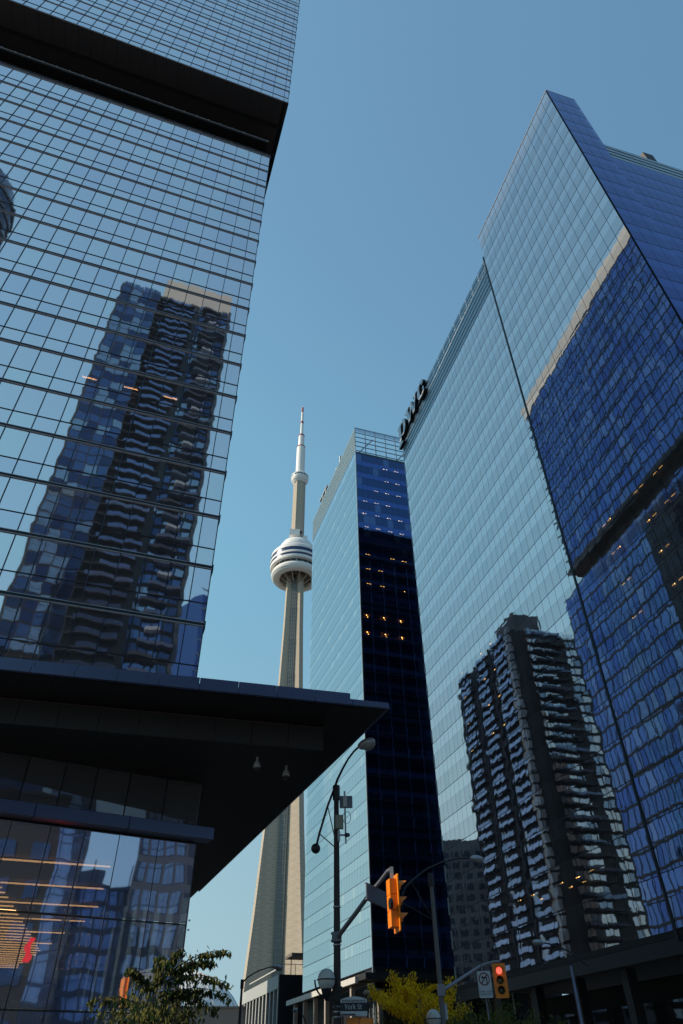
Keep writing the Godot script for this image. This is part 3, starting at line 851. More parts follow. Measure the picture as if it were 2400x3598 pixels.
func stadium() -> void:
	var t := thing("domed_stadium", "white ribbed stadium dome far off behind the small leafy tree", "stadium", pol(-11.7, 640))
	var w := noisy(mat(0.80, 0.79, 0.78, 0.6), 0.02, 0.9, 1.0, Vector3.ONE * 0.05)
	var m := MB.new()
	var pr := []
	for i in 13: pr.append(Vector2(cos(PI / 2 * i / 12.0) * 52.0 + 0.01, 24.0 + sin(PI / 2 * i / 12.0) * 43.0))
	m.lathe(pr, 64)
	put("dome", m.mesh(), w, t)
	for k in 24:
		var pts := []
		for i in 10:
			var a := PI / 2 * i / 10.0
			pts.append(Vector3(cos(a) * 52.2 * cos(TAU * k / 24), 24 + sin(a) * 43.2, cos(a) * 52.2 * sin(TAU * k / 24)))
		put("dome_rib", tube_mesh(pts, [0.35], 5), mat(0.45, 0.45, 0.46), t)
	var b := MB.new()
	b.lathe([Vector2(56, 0), Vector2(56, 26), Vector2(50, 26)], 64)
	put("base_wall", b.mesh(), mat(0.36, 0.36, 0.36, 0.8), t)
	var o := thing("far_grey_block", "flat grey concrete block under the white stadium dome", "building", pol(-9.6, 230), 10.0)
	bx("wall", Vector3(0, 8, 0), Vector3(30, 16.5, 12), mat(0.34, 0.34, 0.34, 0.8), o)
	for k in 9: bx("window", Vector3(-13 + k * 3.2, 10, 6.02), Vector3(1.8, 2.6, 0.1), mat(0.03, 0.03, 0.04, 0.2), o)
	bx("roof", Vector3(0, 16.4, 0), Vector3(30.6, 0.4, 12.6), mat(0.25, 0.25, 0.25), o)

# Buildings that stand behind the viewer or behind the left tower; the photograph shows them mirrored in the glass.
func reflected_city() -> void:
	# 1. balconied block mirrored in the left tower
	var t := thing("balcony_apartment_tower", "dark balconied apartment tower mirrored in the left tower's glass", "apartment tower", Vector3(2.68, 0, 47.44) + Vector3(0.956, 0, -0.292) * 20.0, 253.0 * -1 + 90)
	var slab_l := mat(0.34, 0.39, 0.46, 0.5); var slab := mat(0.055, 0.08, 0.15, 0.5); var slab_d := mat(0.018, 0.024, 0.042, 0.6)
	var void_m := mat(0.006, 0.010, 0.02, 0.6)
	var rail := glass(0.14, 0.22, 0.42, 0.7, 0.06)
	bx("core", Vector3(15.2, 86, -8), Vector3(30.2, 172, 14), void_m, t)
	bx("corner_wall", Vector3(-0.1, 86, -6), Vector3(0.8, 172, 13), mat(0.03, 0.04, 0.06, 0.5), t)
	var wp := []
	for k in 56:
		var y := 2.0 + k * 3.04
		var slabs := MB.new()
		bx("balcony", Vector3(4.2 + 0.6 * ((k * 5) % 4) - 0.6, y + 0.25, 0.35), Vector3(6.4 - 1.3 * ((k * 3) % 4), 0.75, 1.5), [slab, slab_d, slab, slab_l][(k * 7) % 4], t)
		bx("balcony", Vector3(14.6 + 0.7 * ((k * 3) % 3 - 1), y + 0.3, 0.5), Vector3(9.2 - 1.6 * ((k * 5) % 3), 0.85 + 0.15 * ((k * 7) % 3), 0.12), rail, t)
		bx("balcony_slab", Vector3(14.8, y - 0.3, -0.4), Vector3(10.0, 0.22, 2.0), slab_d, t)
		for c in 4: wp.append([Vector3(20.9 + c * 2.5, y + 1.5, 0.3), Vector2(2.3, 2.7), rng.randi() % 3, 0.0])
		for c in 4: wp.append([Vector3(1.4 + c * 2.0, y + 1.9, -0.4), Vector2(1.7, 1.9), rng.randi() % 3, 0.0])
	lay_panes(t, wp, [glass(0.07, 0.12, 0.25, 0.92), glass(0.025, 0.05, 0.13, 0.9), glass(0.26, 0.33, 0.43, 0.92)], 0.004, 0.002, 0, "window")
	bx("plant_screen", Vector3(9.5, 177, -4), Vector3(19.0, 9.5, 6), mat(0.62, 0.56, 0.48, 0.7), t)
	for c in 5: bx("pier", Vector3(19.7 + c * 2.5, 86, 0.34), Vector3(0.14, 170, 0.12), slab_d, t)
	# 2. slender tower mirrored at the photo's left edge
	t = thing("slender_tower", "slender curved tower mirrored at the far left edge of the glass", "tower", Vector3(-53, 0, 84), 163.0)
	var cyl := MB.new()
	cyl.lathe([Vector2(13, 0), Vector2(13, 214), Vector2(10, 226), Vector2(0.1, 226)], 24)
	put("shaft", cyl.mesh(), mat(0.03, 0.05, 0.10, 0.15, 0.6), t)
	for k in 36:
		var rg := MB.new()
		rg.lathe([Vector2(12.9, 0), Vector2(13.5, 0), Vector2(13.5, 1.0), Vector2(12.9, 1.0)], 24)
		put("floor_ring", rg.mesh(), mat(0.12, 0.14, 0.17, 0.6), t, Vector3(0, 4 + k * 6.0, 0))
	# 3. blue block mirrored low at the left tower's right edge
	t = thing("blue_glass_block", "blue glass block mirrored low in the right edge of the left tower", "office building", Vector3(46, 0, 81), 163.0)
	bx("body", Vector3(0, 47, 0), Vector3(24, 94, 24), mat(0.04, 0.09, 0.30, 0.15, 0.5), t)
	for k in 22: bx("floor_band", Vector3(0, 4 + k * 4.1, 12.05), Vector3(24.2, 0.5, 0.2), mat(0.25, 0.3, 0.42, 0.4), t)
	bx("roof_rail", Vector3(0, 96, 11.5), Vector3(24, 0.3, 0.3), mat(0.6, 0.6, 0.6), t)
	# 4. balconied block behind the left tower, mirrored in the slab tower
	t = thing("corner_balcony_tower", "apartment tower with a pale corner strip and rows of balconies mirrored in the slab tower", "apartment tower", Vector3(-56, 0, -151), 90 + 17.0)
	# local +x runs along the avenue towards the viewer's left, +z faces the avenue
	bx("core", Vector3(20.5, 54, -24), Vector3(40, 108, 47), void_m, t)
	var bal_d := glass(0.10, 0.15, 0.26, 0.7, 0.08)
	var bal := glass(0.50, 0.62, 0.90, 0.75, 0.08)
	var wn := []
	for k in 36:
		var y := 1.5 + k * 3.0
		for c in 3:
			bx("balcony", Vector3(6.5 + c * 13.0, y + 0.5, [1.4, 1.1, 1.6][(k * 7 + c) % 3]), Vector3(7.4, 1.25, 0.12), bal, t)
			bx("balcony_slab", Vector3(6.5 + c * 13.0, y - 0.15, 0.7), Vector3(7.6, 0.24, 1.5), slab_d, t)
			wn.append([Vector3(12.4 + c * 13.0, y + 1.5, 0.1), Vector2(2.2, 2.2), rng.randi() % 3, 0.0])
		bx("end_balcony", Vector3(-0.9, y + 0.3, -10.5 - (k * 5) % 3), Vector3(1.8, 0.5 + 0.2 * (k % 3), 10.0), [slab_d, bal_d, slab_d, slab][(k * 3) % 4], t)
		bx("end_balcony", Vector3(-0.9, y + 0.3, -27 - (k * 7) % 3), Vector3(1.8, 0.6, 8.0), [bal_d, slab_d][k % 2], t)
		bx("end_balcony", Vector3(-0.9, y + 0.3, -40), Vector3(1.8, 0.55, 13.0), [slab_d, bal_d, slab_d][k % 3], t)
		for c in 4: wn.append([Vector3(-0.1, y + 1.5, -6.0 - c * 2.2), Vector2(1.9, 1.7), rng.randi() % 3, -PI / 2])
		for c in 2: wn.append([Vector3(-0.1, y + 1.5, -19.0 - c * 2.0), Vector2(1.7, 2.0), rng.randi() % 3, -PI / 2])
		bx("bay", Vector3(0.9, y + 1.0, 0.8), Vector3(1.6, 2.3, 1.4), mat(0.30, 0.34, 0.40, 0.2, 0.4), t)
	lay_panes(t, wn, [glass(0.6, 0.66, 0.76, 0.8), glass(0.3, 0.4, 0.55, 0.7), glass(0.7, 0.72, 0.76, 0.75)], 0.004, 0.002, 0, "window")
	bx("corner_strip", Vector3(2.6, 53, 0.5), Vector3(1.3, 104, 0.9), mat(0.60, 0.57, 0.50, 0.7), t)
	for c in 4: bx("pier", Vector3(1.9 + c * 12.4, 54, 0.4), Vector3(0.9, 108, 0.7), slab_d, t)
	bx("roof_house", Vector3(9.0, 112, -8), Vector3(13, 7, 9), mat(0.10, 0.10, 0.12), t)
	bx("roof_house", Vector3(26.0, 109.6, -8), Vector3(16, 3, 9), mat(0.10, 0.10, 0.12), t)
	# across the street behind the viewer, mirrored in the lobby glass
	var bw := glass(0.12, 0.25, 0.55, 0.7)
	mirrored_block("dark_brick_block", "dark block with blue windows mirrored at the left of the lobby glass", Vector3(21, 0, 24), 214, 13, 26, mat(0.014, 0.013, 0.014, 0.7), bw, 4, 7, Vector2(0.55, 0.45))
	mirrored_block("blue_glass_tower", "blue glass tower mirrored beside the bright sky in the lobby glass", Vector3(39, 0, 35), 218, 6.5, 70, mat(0.03, 0.06, 0.16, 0.4), glass(0.26, 0.36, 0.58, 0.9), 4, 20, Vector2(0.9, 0.9))
	var lowb := mirrored_block("flat_blue_block", "low blue grey block with rooftop masts mirrored in the lobby glass", Vector3(59, 0, 47), 222, 15, 25, mat(0.06, 0.09, 0.19, 0.7), glass(0.10, 0.17, 0.40, 0.85), 9, 9, Vector2(0.85, 0.7))
	for e in [[-4.0, 4.0], [1.5, 3.0], [2.2, 4.5], [4.0, 2.2]]: bx("roof_mast", Vector3(e[0], 25 + e[1] / 2, 4), Vector3(0.18, e[1], 0.18), mat(0.1, 0.1, 0.12), lowb)
	bx("roof_house", Vector3(2.5, 26.5, 2), Vector3(4.5, 3, 4), mat(0.2, 0.24, 0.34), lowb)
	mirrored_block("gridded_tower", "gridded grey tower mirrored near the right edge of the lobby glass", Vector3(43, 0, 18), 227, 8, 80, mat(0.028, 0.038, 0.065, 0.6), glass(0.2, 0.27, 0.42, 0.9), 5, 24, Vector2(0.75, 0.7))
	# 5. low building beyond it
	t = thing("mottled_low_building", "lower stone building mirrored at the slab tower's far bottom corner", "building", Vector3(-113, 0, -246), 42.0)
	bx("wall", Vector3(0, 36, 0), Vector3(30, 72, 24), mat(0.15, 0.17, 0.19, 0.8), t)
	for k in 18:
		for c in 7: bx("window", Vector3(-12.6 + c * 4.2, 4 + k * 3.7, 12.05), Vector3(2.4, 2.2, 0.1), mat(0.03, 0.05, 0.09, 0.1, 0.3), t)

func mirrored_block(called: String, label: String, at: Vector3, turn: float, w: float, h: float, wall: Material, win: Material, cols: int, rows: int, fill: Vector2) -> Node3D:
	var t := thing(called, label, "building", at, turn)
	bx("wall", Vector3(0, h / 2, 0), Vector3(w, h, w), wall, t)
	for r in rows:
		for c in cols:
			bx("window", Vector3((c + 0.5) * w / cols - w / 2, (r + 0.5) * h / rows, w / 2 + 0.02), Vector3(w / cols * fill.x, h / rows * fill.y, 0.1), win, t)
	bx("roof_edge", Vector3(0, h, 0), Vector3(w + 0.3, 0.4, w + 0.3), wall, t)
	return t

# ---------------------------------------------------------------- street furniture
func street_lamp(called: String, label: String, at: Vector3, h: float, r0: float, r1: float, arm: Array, arm2: Array, braces: Array, lamp: Array, ball_r: float, col: StandardMaterial3D) -> Node3D:
	var t := thing(called, label, "street lamp", at)
	var black := mat(0.012, 0.014, 0.022, 0.45)
	put("pole", tube_mesh([Vector3.ZERO, Vector3(0, h, 0)], [r0, r1], 8), col, t)
	put("pole_cap", tube_mesh([Vector3(0, h - 0.45, 0), Vector3(0, h + 0.12, 0)], [r1 + 0.05], 8), black, t)
	var loc := func(p: Vector3) -> Vector3: return p - at
	put("lamp_arm", tube_mesh(arm.map(loc), [0.055, 0.05, 0.045, 0.04], 8), black, t)
	if arm2.size():
		put("counter_arm", tube_mesh(arm2.map(loc), [0.045], 8), black, t)
		var b := MB.new()
		b.ball(arm2[-1] - at, Vector3.ONE * ball_r)
		put("ball", b.mesh(), black, t)
	for e in braces: put("brace", tube_mesh(e.map(loc), [0.022], 6), black, t)
	# cobra head: shell above, bowl of glass below
	var p: Vector3 = lamp[0] - at
	var d: Vector3 = (lamp[1] - lamp[0])
	var L := d.length()
	var bs := Basis(d.normalized(), UP, d.normalized().cross(UP)).orthonormalized()
	var sh := MB.new(); var bw := MB.new()
	sh.ball(Vector3(0, 0, 0), Vector3(L * 0.5, L * 0.22, L * 0.26), 20, 10)
	bw.ball(Vector3(L * 0.12, -L * 0.08, 0), Vector3(L * 0.34, L * 0.26, L * 0.24), 18, 10)
	var o := put("lamp_head", sh.mesh(), mat(0.36, 0.38, 0.42, 0.35, 0.5), t, p + d * 0.5)
	o.basis = bs
	var o2 := put("lamp_glass", bw.mesh(), mat(0.20, 0.21, 0.23, 0.06), t, p + d * 0.5)
	o2.basis = bs
	return t

func street_lights() -> void:
	var bronze := noisy(mat(0.085, 0.072, 0.075, 0.7), 0.3, 0.35, 1.0, Vector3.ONE * 3.0)
	var grey := noisy(mat(0.40, 0.385, 0.39, 0.75), 0.3, 0.3, 1.0, Vector3.ONE * 3.0)
	# the near pole: arm to the right, counter-arm with a ball to the left
	var d := 29.0
	var t := street_lamp("street_lamp", "dark speckled lamp pole with curved arm, ball counterweight and antenna boxes", pol(-0.74, d), 10.95, 0.15, 0.10,
		[aim(-0.81, 0.325, d), aim(-0.659, 0.333, d), aim(-0.2, 0.349, d - 0.6), aim(0.3, 0.364, d - 1.2), aim(0.8, 0.375, d - 1.8), aim(1.3, 0.383, d - 2.3)],
		[aim(-0.75, 0.328, d), aim(-1.451, 0.297, d), aim(-2.111, 0.26, d), aim(-2.385, 0.241, d)],
		[[aim(-1.451, 0.297, d), aim(-0.9, 0.256, d)], [aim(-2.111, 0.26, d), aim(-0.9, 0.243, d)]],
		[aim(1.2, 0.381, d - 2.3), aim(2.62, 0.391, d - 2.9)], 0.185, bronze)
	var base := pol(-0.74, d)
	var silver := mat(0.40, 0.42, 0.46, 0.4, 0.5)
	bx("control_box", aim(-0.50, 0.275, d - 0.2) - base, Vector3(0.33, 0.52, 0.16), mat(0.27, 0.29, 0.24, 0.6), t)
	bx("antenna_panel", aim(0.05, 0.302, d) - base, Vector3(0.54, 0.48, 0.05), mat(0.16, 0.19, 0.27, 0.5), t)
	put("antenna_rod", tube_mesh([aim(-0.0, 0.247, d) - base, aim(-0.06, 0.317, d) - base], [0.035], 8), silver, t)
	bx("radio_box", aim(-0.02, 0.302, d - 0.1) - base, Vector3(0.16, 0.4, 0.14), mat(0.5, 0.52, 0.54, 0.5), t)
	bx("bracket", aim(-0.2, 0.258, d) - base, Vector3(0.5, 0.06, 0.06), silver, t)
	bx("bracket_plate", aim(-0.55, 0.257, d - 0.1) - base, Vector3(0.1, 0.4, 0.1), silver, t)
	put("camera_head", tube_mesh([aim(0.0, 0.258, d) - base, aim(0.25, 0.258, d - 0.1) - base], [0.09, 0.07], 10), mat(0.05, 0.06, 0.08, 0.4), t)
	var loop := []
	for i in 17: loop.append(aim(0.1, 0.281, d) - base + Vector3(cos(TAU * i / 16) * 0.16, sin(TAU * i / 16) * 0.24, 0.05 * sin(i)))
	put("cable_loop", tube_mesh(loop, [0.012], 5), mat(0.01, 0.01, 0.012, 0.5), t)
	for tn in [0.128, 0.170, 0.065, 0.060, 0.055]:
		var bd := MB.new()
		bd.lathe([Vector2(0.155, 0), Vector2(0.155, 0.03)], 10)
		put("band", bd.mesh(), silver, t, aim(-0.74, tn, d) - base)
	bx("collar", aim(-0.74, 0.078, d) - base, Vector3(0.36, 0.42, 0.36), mat(0.006, 0.006, 0.008, 0.5), t)
	# second pole
	d = 36.0
	street_lamp("street_lamp", "grey speckled lamp pole leaning beside the yellow tree with a long black arm", pol(6.45, d), 9.0, 0.125, 0.095,
		[aim(4.4, 0.190, d), aim(4.962, 0.198, d), aim(5.6, 0.206, d), aim(6.277, 0.213, d), aim(7.5, 0.2205, d), aim(8.572, 0.224, d), aim(9.65, 0.2235, d)],
		[aim(4.5, 0.192, d), aim(4.0, 0.173, d)],
		[[aim(4.96, 0.198, d), aim(6.3, 0.156, d)], [aim(4.1, 0.175, d), aim(6.3, 0.154, d)]],
		[aim(9.55, 0.2235, d), aim(10.6, 0.2215, d)], 0.2, grey)
	var blue := mat(0.22, 0.26, 0.42, 0.6)
	d = 48.0
	street_lamp("street_lamp", "slim blue grey lamp pole in front of the slab tower's dark entrance", pol(15.5, d), 6.9, 0.10, 0.07,
		[aim(16.7, 0.098, d), aim(15.7, 0.113, d), aim(15.0, 0.119, d), aim(14.3, 0.123, d), aim(13.9, 0.1245, d)], [], [[aim(16.2, 0.105, d), aim(15.6, 0.085, d)]],
		[aim(14.0, 0.1245, d), aim(13.2, 0.1255, d)], 0.1, blue)
	d = 62.0
	street_lamp("street_lamp", "small dark street lamp leaning right before the concrete tower's foot", pol(-7.4, d), 7.3, 0.13, 0.08,
		[aim(-7.38, 0.090, d), aim(-7.0, 0.096, d), aim(-6.3, 0.102, d), aim(-5.6, 0.1055, d), aim(-5.2, 0.106, d)], [], [],
		[aim(-5.3, 0.106, d), aim(-4.6, 0.1055, d)], 0.1, mat(0.03, 0.035, 0.045, 0.5))
	d = 70.0
	street_lamp("street_lamp", "thin pale street lamp arching left under the grey entrance canopy", pol(-2.75, d), 4.7, 0.09, 0.06,
		[aim(-2.78, 0.046, d), aim(-3.05, 0.056, d), aim(-3.35, 0.062, d), aim(-3.5, 0.0635, d)], [], [],
		[aim(-3.45, 0.0635, d), aim(-3.85, 0.0625, d)], 0.1, mat(0.4, 0.4, 0.4, 0.5))
	d = 66.0
	street_lamp("street_lamp", "short lamp head on a dark pole just right of the street name sign", pol(1.35, d), 6.0, 0.09, 0.07,
		[aim(1.35, 0.07, d), aim(1.33, 0.0765, d), aim(1.5, 0.079, d)], [], [], [aim(1.6, 0.0795, d), aim(1.05, 0.0785, d)], 0.1, mat(0.03, 0.03, 0.035, 0.5))
	# globe lamps
	for e in [[-1.5, 28.7, 0.0925, 0.31, "frosted globe lamp in a ring bracket on the left of the near pole"], [5.85, 36.0, 0.0525, 0.31, "round frosted globe lamp beside the grey speckled pole"]]:
		var c := aim(e[0], e[2], e[1])
		var g := thing("globe_lamp", e[4], "globe lamp", c, 0, "globe lamps on the poles")
		var gm := MB.new()
		gm.ball(Vector3.ZERO, Vector3(e[3], e[3] * 1.08, e[3]), 28, 18)
		var fr := mat(0.55, 0.58, 0.56, 0.18)
		fr.backlight_enabled = true; fr.backlight = Color(0.5, 0.5, 0.5)
		put("globe", gm.mesh(), fr, g)
		var black := mat(0.01, 0.012, 0.02, 0.4)
		var rp := []
		for i in 25: rp.append(Vector3(cos(TAU * i / 24) * (e[3] + 0.02), 0.0, sin(TAU * i / 24) * (e[3] + 0.02)))
		put("ring", tube_mesh(rp, [0.018], 6), black, g)
		var hp := []
		for i in 9: hp.append(Vector3(-cos(PI / 2 * i / 8) * (e[3] + 0.1), -sin(PI / 2 * i / 8) * (e[3] + 0.2), 0))
		hp.append(Vector3(0.3 if e[0] < 0 else -0.05, -e[3] - 0.45, 0)); hp.append(Vector3(0.36 if e[0] < 0 else -0.05, -e[3] - (0.5 if e[0] < 0 else 1.4), 0))
		put("holder", tube_mesh(hp, [0.03], 8), black, g)
		var cupm := MB.new()
		cupm.lathe([Vector2(0.04, -e[3] - 0.3), Vector2(0.14, -e[3] - 0.12), Vector2(0.2, -e[3] + 0.06)], 16)
		put("cup", cupm.mesh(), black, g)
	# street name sign on the near pole
	var sd := 28.8
	var at := aim(0.40, 0.0655, sd)
	var s := thing("street_name_sign", "arched street name sign reading York St on the near pole", "sign", at, 0)
	var white := mat(0.48, 0.53, 0.58, 0.5); var navy := mat(0.010, 0.013, 0.03, 0.45)
	var w := 0.46
	var poly := PackedVector2Array()
	for i in 13: poly.append(Vector2(-w + 2 * w * i / 12.0, 0.20 + 0.085 * (1.0 - pow(2.0 * i / 12.0 - 1.0, 2.0))))
	poly.append(Vector2(w, -0.26)); poly.append(Vector2(-w, -0.26))
	put("plate", plate(poly, 0.03), white, s)
	bx("name_band", Vector3(0, -0.01, 0.022), Vector3(w * 2, 0.235, 0.012), navy, s)
	text("lettering", "York St", "Droid Sans", 0.15, white, s, Vector3(-0.02, -0.01, 0.032))
	text("lettering", "entertainment", "Droid Sans", 0.10, navy, s, Vector3(0.0, 0.165, 0.022))
	bx("bracket", Vector3(-0.2, -0.22, 0.03), Vector3(0.5, 0.04, 0.06), mat(0.05, 0.05, 0.06, 0.5), s)

func plate(poly: PackedVector2Array, depth: float) -> Mesh:   # a flat outline in x, y with thickness
	var m := MB.new()
	m.prism(poly, -depth / 2, depth / 2)
	var o := MB.new()
	o.add(m, Transform3D(Basis(Vector3.RIGHT, Vector3.BACK, Vector3.UP), Vector3.ZERO))
	# the swap mirrors the winding, so rebuild it
	var r := MB.new()
	for i in range(0, o.v.size(), 3): r.tri(o.v[i], o.v[i + 1], o.v[i + 2], o.n[i])
	return r.mesh()

func text(called: String, what: String, font: String, h: float, m: Material, parent: Node3D, at: Vector3) -> void:
	var f := SystemFont.new()
	f.font_names = PackedStringArray([font])
	var tm := TextMesh.new()
	tm.text = what; tm.font = f; tm.font_size = 64; tm.pixel_size = h / 50.0; tm.depth = 0.006
	put(called, tm, m, parent, at)

func signal_head(t: Node3D, lit: bool) -> void:   # local: faces +z, origin at its middle
	var orange := mat(0.90, 0.24, 0.010, 0.42)
	var black := mat(0.008, 0.007, 0.006, 0.5)
	var poly := PackedVector2Array()
	for c in [[1, 1], [-1, 1], [-1, -1], [1, -1]]:
		for k in 4:
			var a: float = [0.0, 90.0, 180.0, 270.0][[[1, 1], [-1, 1], [-1, -1], [1, -1]].find(c)] + k * 30.0
			poly.append(Vector2(c[0] * 0.25 + cos(deg_to_rad(a)) * 0.05, c[1] * 0.60 + sin(deg_to_rad(a)) * 0.05))
	put("backboard", plate(poly, 0.03), orange, t)
	for k in 3:
		var y := 0.37 - k * 0.37
		var hb := MB.new()
		hb.box(Vector3(0, y, -0.11), Vector3(0.36, 0.355, 0.18))
		put("housing", hb.mesh(), orange, t)
		var lens := MB.new()
		lens.ball(Vector3(0, y, 0.03), Vector3(0.14, 0.14, 0.035), 24, 8)
		var lm: StandardMaterial3D = [mat(0.12, 0.02, 0.015, 0.25), mat(0.10, 0.055, 0.012, 0.25), mat(0.012, 0.03, 0.02, 0.25)][k]
		if lit and k == 0: lm = glow(1.0, 0.16, 0.11, 1.1)
		put("signal_lens", lens.mesh(), lm, t)
		# the hood: half a tunnel round the lens, open below
		var hood := MB.new()
		for i in 14:
			var a0 := deg_to_rad(-25 + 230.0 * i / 14); var a1 := deg_to_rad(-25 + 230.0 * (i + 1) / 14)
			var l0 := 0.10 + 0.20 * maxf(0.0, sin(a0)); var l1 := 0.10 + 0.20 * maxf(0.0, sin(a1))
			for r in [0.155, 0.163]:
				hood.quad(Vector3(cos(a0) * r, y + sin(a0) * r, 0.016), Vector3(cos(a1) * r, y + sin(a1) * r, 0.016), Vector3(cos(a1) * r, y + sin(a1) * r, l1), Vector3(cos(a0) * r, y + sin(a0) * r, l0), Vector3(cos(a0), sin(a0), 0) * (1 if r > 0.16 else -1))
		put("hood", hood.mesh(), black if lit else orange, t)

func signals() -> void:
	var steel := mat(0.16, 0.17, 0.21, 0.45, 0.3)
	# near signal on its long arm, seen from behind and the left
	var a := thing("signal_arm", "grey steel arm reaching from the near pole to the orange signal", "signal arm")
	var pts := [aim(-0.645, 0.138, 28.9), aim(0.6, 0.162, 25.6), aim(1.854, 0.187, 22.8), aim(2.655, 0.2005, 21.3), aim(3.2, 0.2115, 20.4), aim(3.45, 0.2135, 20.1)]
	put("arm", tube_mesh(pts, [0.085, 0.075, 0.065, 0.06, 0.055, 0.05], 12), steel, a)
	bx("clamp", aim(-0.76, 0.137, 29.0), Vector3(0.36, 0.30, 0.36), steel, a)
	for k in 2: bx("clamp_bolt", aim(-1.1, 0.141 - k * 0.008, 28.9), Vector3(0.1, 0.05, 0.1), steel, a)
	bx("hanger", aim(3.5, 0.209, 20.1), Vector3(0.09, 0.3, 0.12), mat(0.4, 0.41, 0.44, 0.4, 0.4), a)
	bx("joint", aim(1.85, 0.187, 22.8), Vector3(0.22, 0.2, 0.22), steel, a)
	var sg := thing("side_sign", "grey sign board seen from behind, hung along the signal arm", "sign", aim(2.25, 0.183, 21.9), 66.0)
	bx("board", Vector3.ZERO, Vector3(1.5, 0.42, 0.03), mat(0.12, 0.13, 0.17, 0.5), sg)
	bx("rim", Vector3(0, 0.2, -0.03), Vector3(1.46, 0.025, 0.05), mat(0.2, 0.2, 0.24, 0.5), sg)
	bx("rim", Vector3(0, -0.2, -0.03), Vector3(1.46, 0.025, 0.05), mat(0.2, 0.2, 0.24, 0.5), sg)
	var s := thing("traffic_signal", "orange traffic signal seen from behind at the end of the steel arm", "traffic signal", aim(3.72, 0.1735, 20.0), 102.0, "orange traffic signals")
	signal_head(s, false)
	var rb := MB.new()
	rb.tube([Vector3(-0.25, -0.06, -0.2), Vector3(-0.25, -0.06, -0.14)], [0.13], 16)
	var o := put("rear_cover", rb.mesh(), mat(0.01, 0.01, 0.012, 0.3), s)
	o.position = Vector3(0, 0.0, -0.05)
	# far signal facing the camera, with its arm and the turn ban
	var d := 37.6
	var a2 := thing("signal_arm", "grey arm rising from the leaning pole to the lit red signal", "signal arm")
	put("arm", tube_mesh([aim(6.62, 0.080, 36.2), aim(7.06, 0.0835, 36.4), aim(9.38, 0.103, d), aim(9.9, 0.1055, d), aim(10.3, 0.1068, d), aim(10.75, 0.107, d)], [0.075, 0.07, 0.06, 0.05], 10), mat(0.25, 0.27, 0.32, 0.5), a2)
	bx("clamp", aim(6.5, 0.080, 36.0), Vector3(0.3, 0.42, 0.3), mat(0.25, 0.25, 0.28, 0.5), a2)
	var s2 := thing("traffic_signal", "orange traffic signal facing the street with its red lamp lit", "traffic signal", aim(10.63, 0.0878, d), -12.0, "orange traffic signals")
	signal_head(s2, true)
	var ol := OmniLight3D.new()
	ol.name = "red_light"; ol.light_color = Color(1, 0.2, 0.15); ol.light_energy = 0.02; ol.omni_range = 6.0; ol.omni_attenuation = 2.0; ol.light_size = 0.1; ol.shadow_enabled = true
	ol.position = Vector3(0, 0.37, 0.12)
	s2.add_child(ol)
	# no left turn
	var n := thing("turn_ban_sign", "white sign banning left turns beside the lit red signal", "sign", aim(9.54, 0.0845, d - 0.15), -9.0)
	var white := mat(0.50, 0.54, 0.60, 0.5); var red := mat(0.14, 0.022, 0.03, 0.5); var ink := mat(0.015, 0.016, 0.025, 0.5)
	var poly := PackedVector2Array()
	for c in 4:
		for k in 4:
			var an := deg_to_rad(c * 90.0 + k * 30.0)
			poly.append(Vector2([1, -1, -1, 1][c] * 0.26 + cos(an) * 0.04, [1, 1, -1, -1][c] * 0.46 + sin(an) * 0.04))
	put("plate", plate(poly, 0.02), white, n)
	var ring := MB.new()
	for i in 40:
		var a0 := TAU * i / 40; var a1 := TAU * (i + 1) / 40
		ring.quad(Vector3(cos(a0) * 0.25, 0.2 + sin(a0) * 0.25, 0.014), Vector3(cos(a1) * 0.25, 0.2 + sin(a1) * 0.25, 0.014), Vector3(cos(a1) * 0.20, 0.2 + sin(a1) * 0.20, 0.014), Vector3(cos(a0) * 0.20, 0.2 + sin(a0) * 0.20, 0.014), Vector3.BACK)
	put("ban_ring", ring.mesh(), red, n)
	var bar := bx("ban_bar", Vector3(0, 0.2, 0.020), Vector3(0.44, 0.045, 0.006), red, n)
	bar.rotation.z = deg_to_rad(50)
	bx("arrow_stem", Vector3(0.11, 0.15, 0.016), Vector3(0.05, 0.26, 0.005), ink, n)
	bx("arrow_stem", Vector3(0.02, 0.26, 0.0165), Vector3(0.18, 0.05, 0.005), ink, n)
	put("arrow_head", plate(PackedVector2Array([Vector2(-0.15, 0.26), Vector2(-0.04, 0.33), Vector2(-0.04, 0.19)]), 0.006), ink, n, Vector3(0, 0, 0.016))
	text("lettering", "3:30PM - 6:30PM", "Droid Sans", 0.075, ink, n, Vector3(0, -0.27, 0.012))
	text("lettering", "MON to FRI", "Droid Sans", 0.075, ink, n, Vector3(0, -0.37, 0.012))
	put("sign_post", tube_mesh([Vector3(-0.05, 0.78, -0.06), Vector3(0.0, -1.3, -0.06)], [0.035], 8), mat(0.2, 0.21, 0.25, 0.5), n)
	bx("small_panel", aim(6.98, 0.0595, 35.8) - n.position, Vector3(0.24, 0.56, 0.03), white, n)
	# pedestrian signal head below the street name sign, cut by the frame
	var p := thing("pedestrian_signal", "orange pedestrian signal under the street name sign, cut by the photo's edge", "pedestrian signal", aim(0.8, 0.0475, 29.0), 160.0)
	bx("housing", Vector3(0.24, 0, 0), Vector3(0.44, 0.42, 0.2), mat(0.75, 0.2, 0.012, 0.5), p)
	bx("housing", Vector3(-0.24, -0.03, 0), Vector3(0.44, 0.42, 0.2), mat(0.75, 0.2, 0.012, 0.5), p)
	bx("divider", Vector3(0, 0, 0.02), Vector3(0.035, 0.46, 0.24), mat(0.3, 0.08, 0.01, 0.5), p)

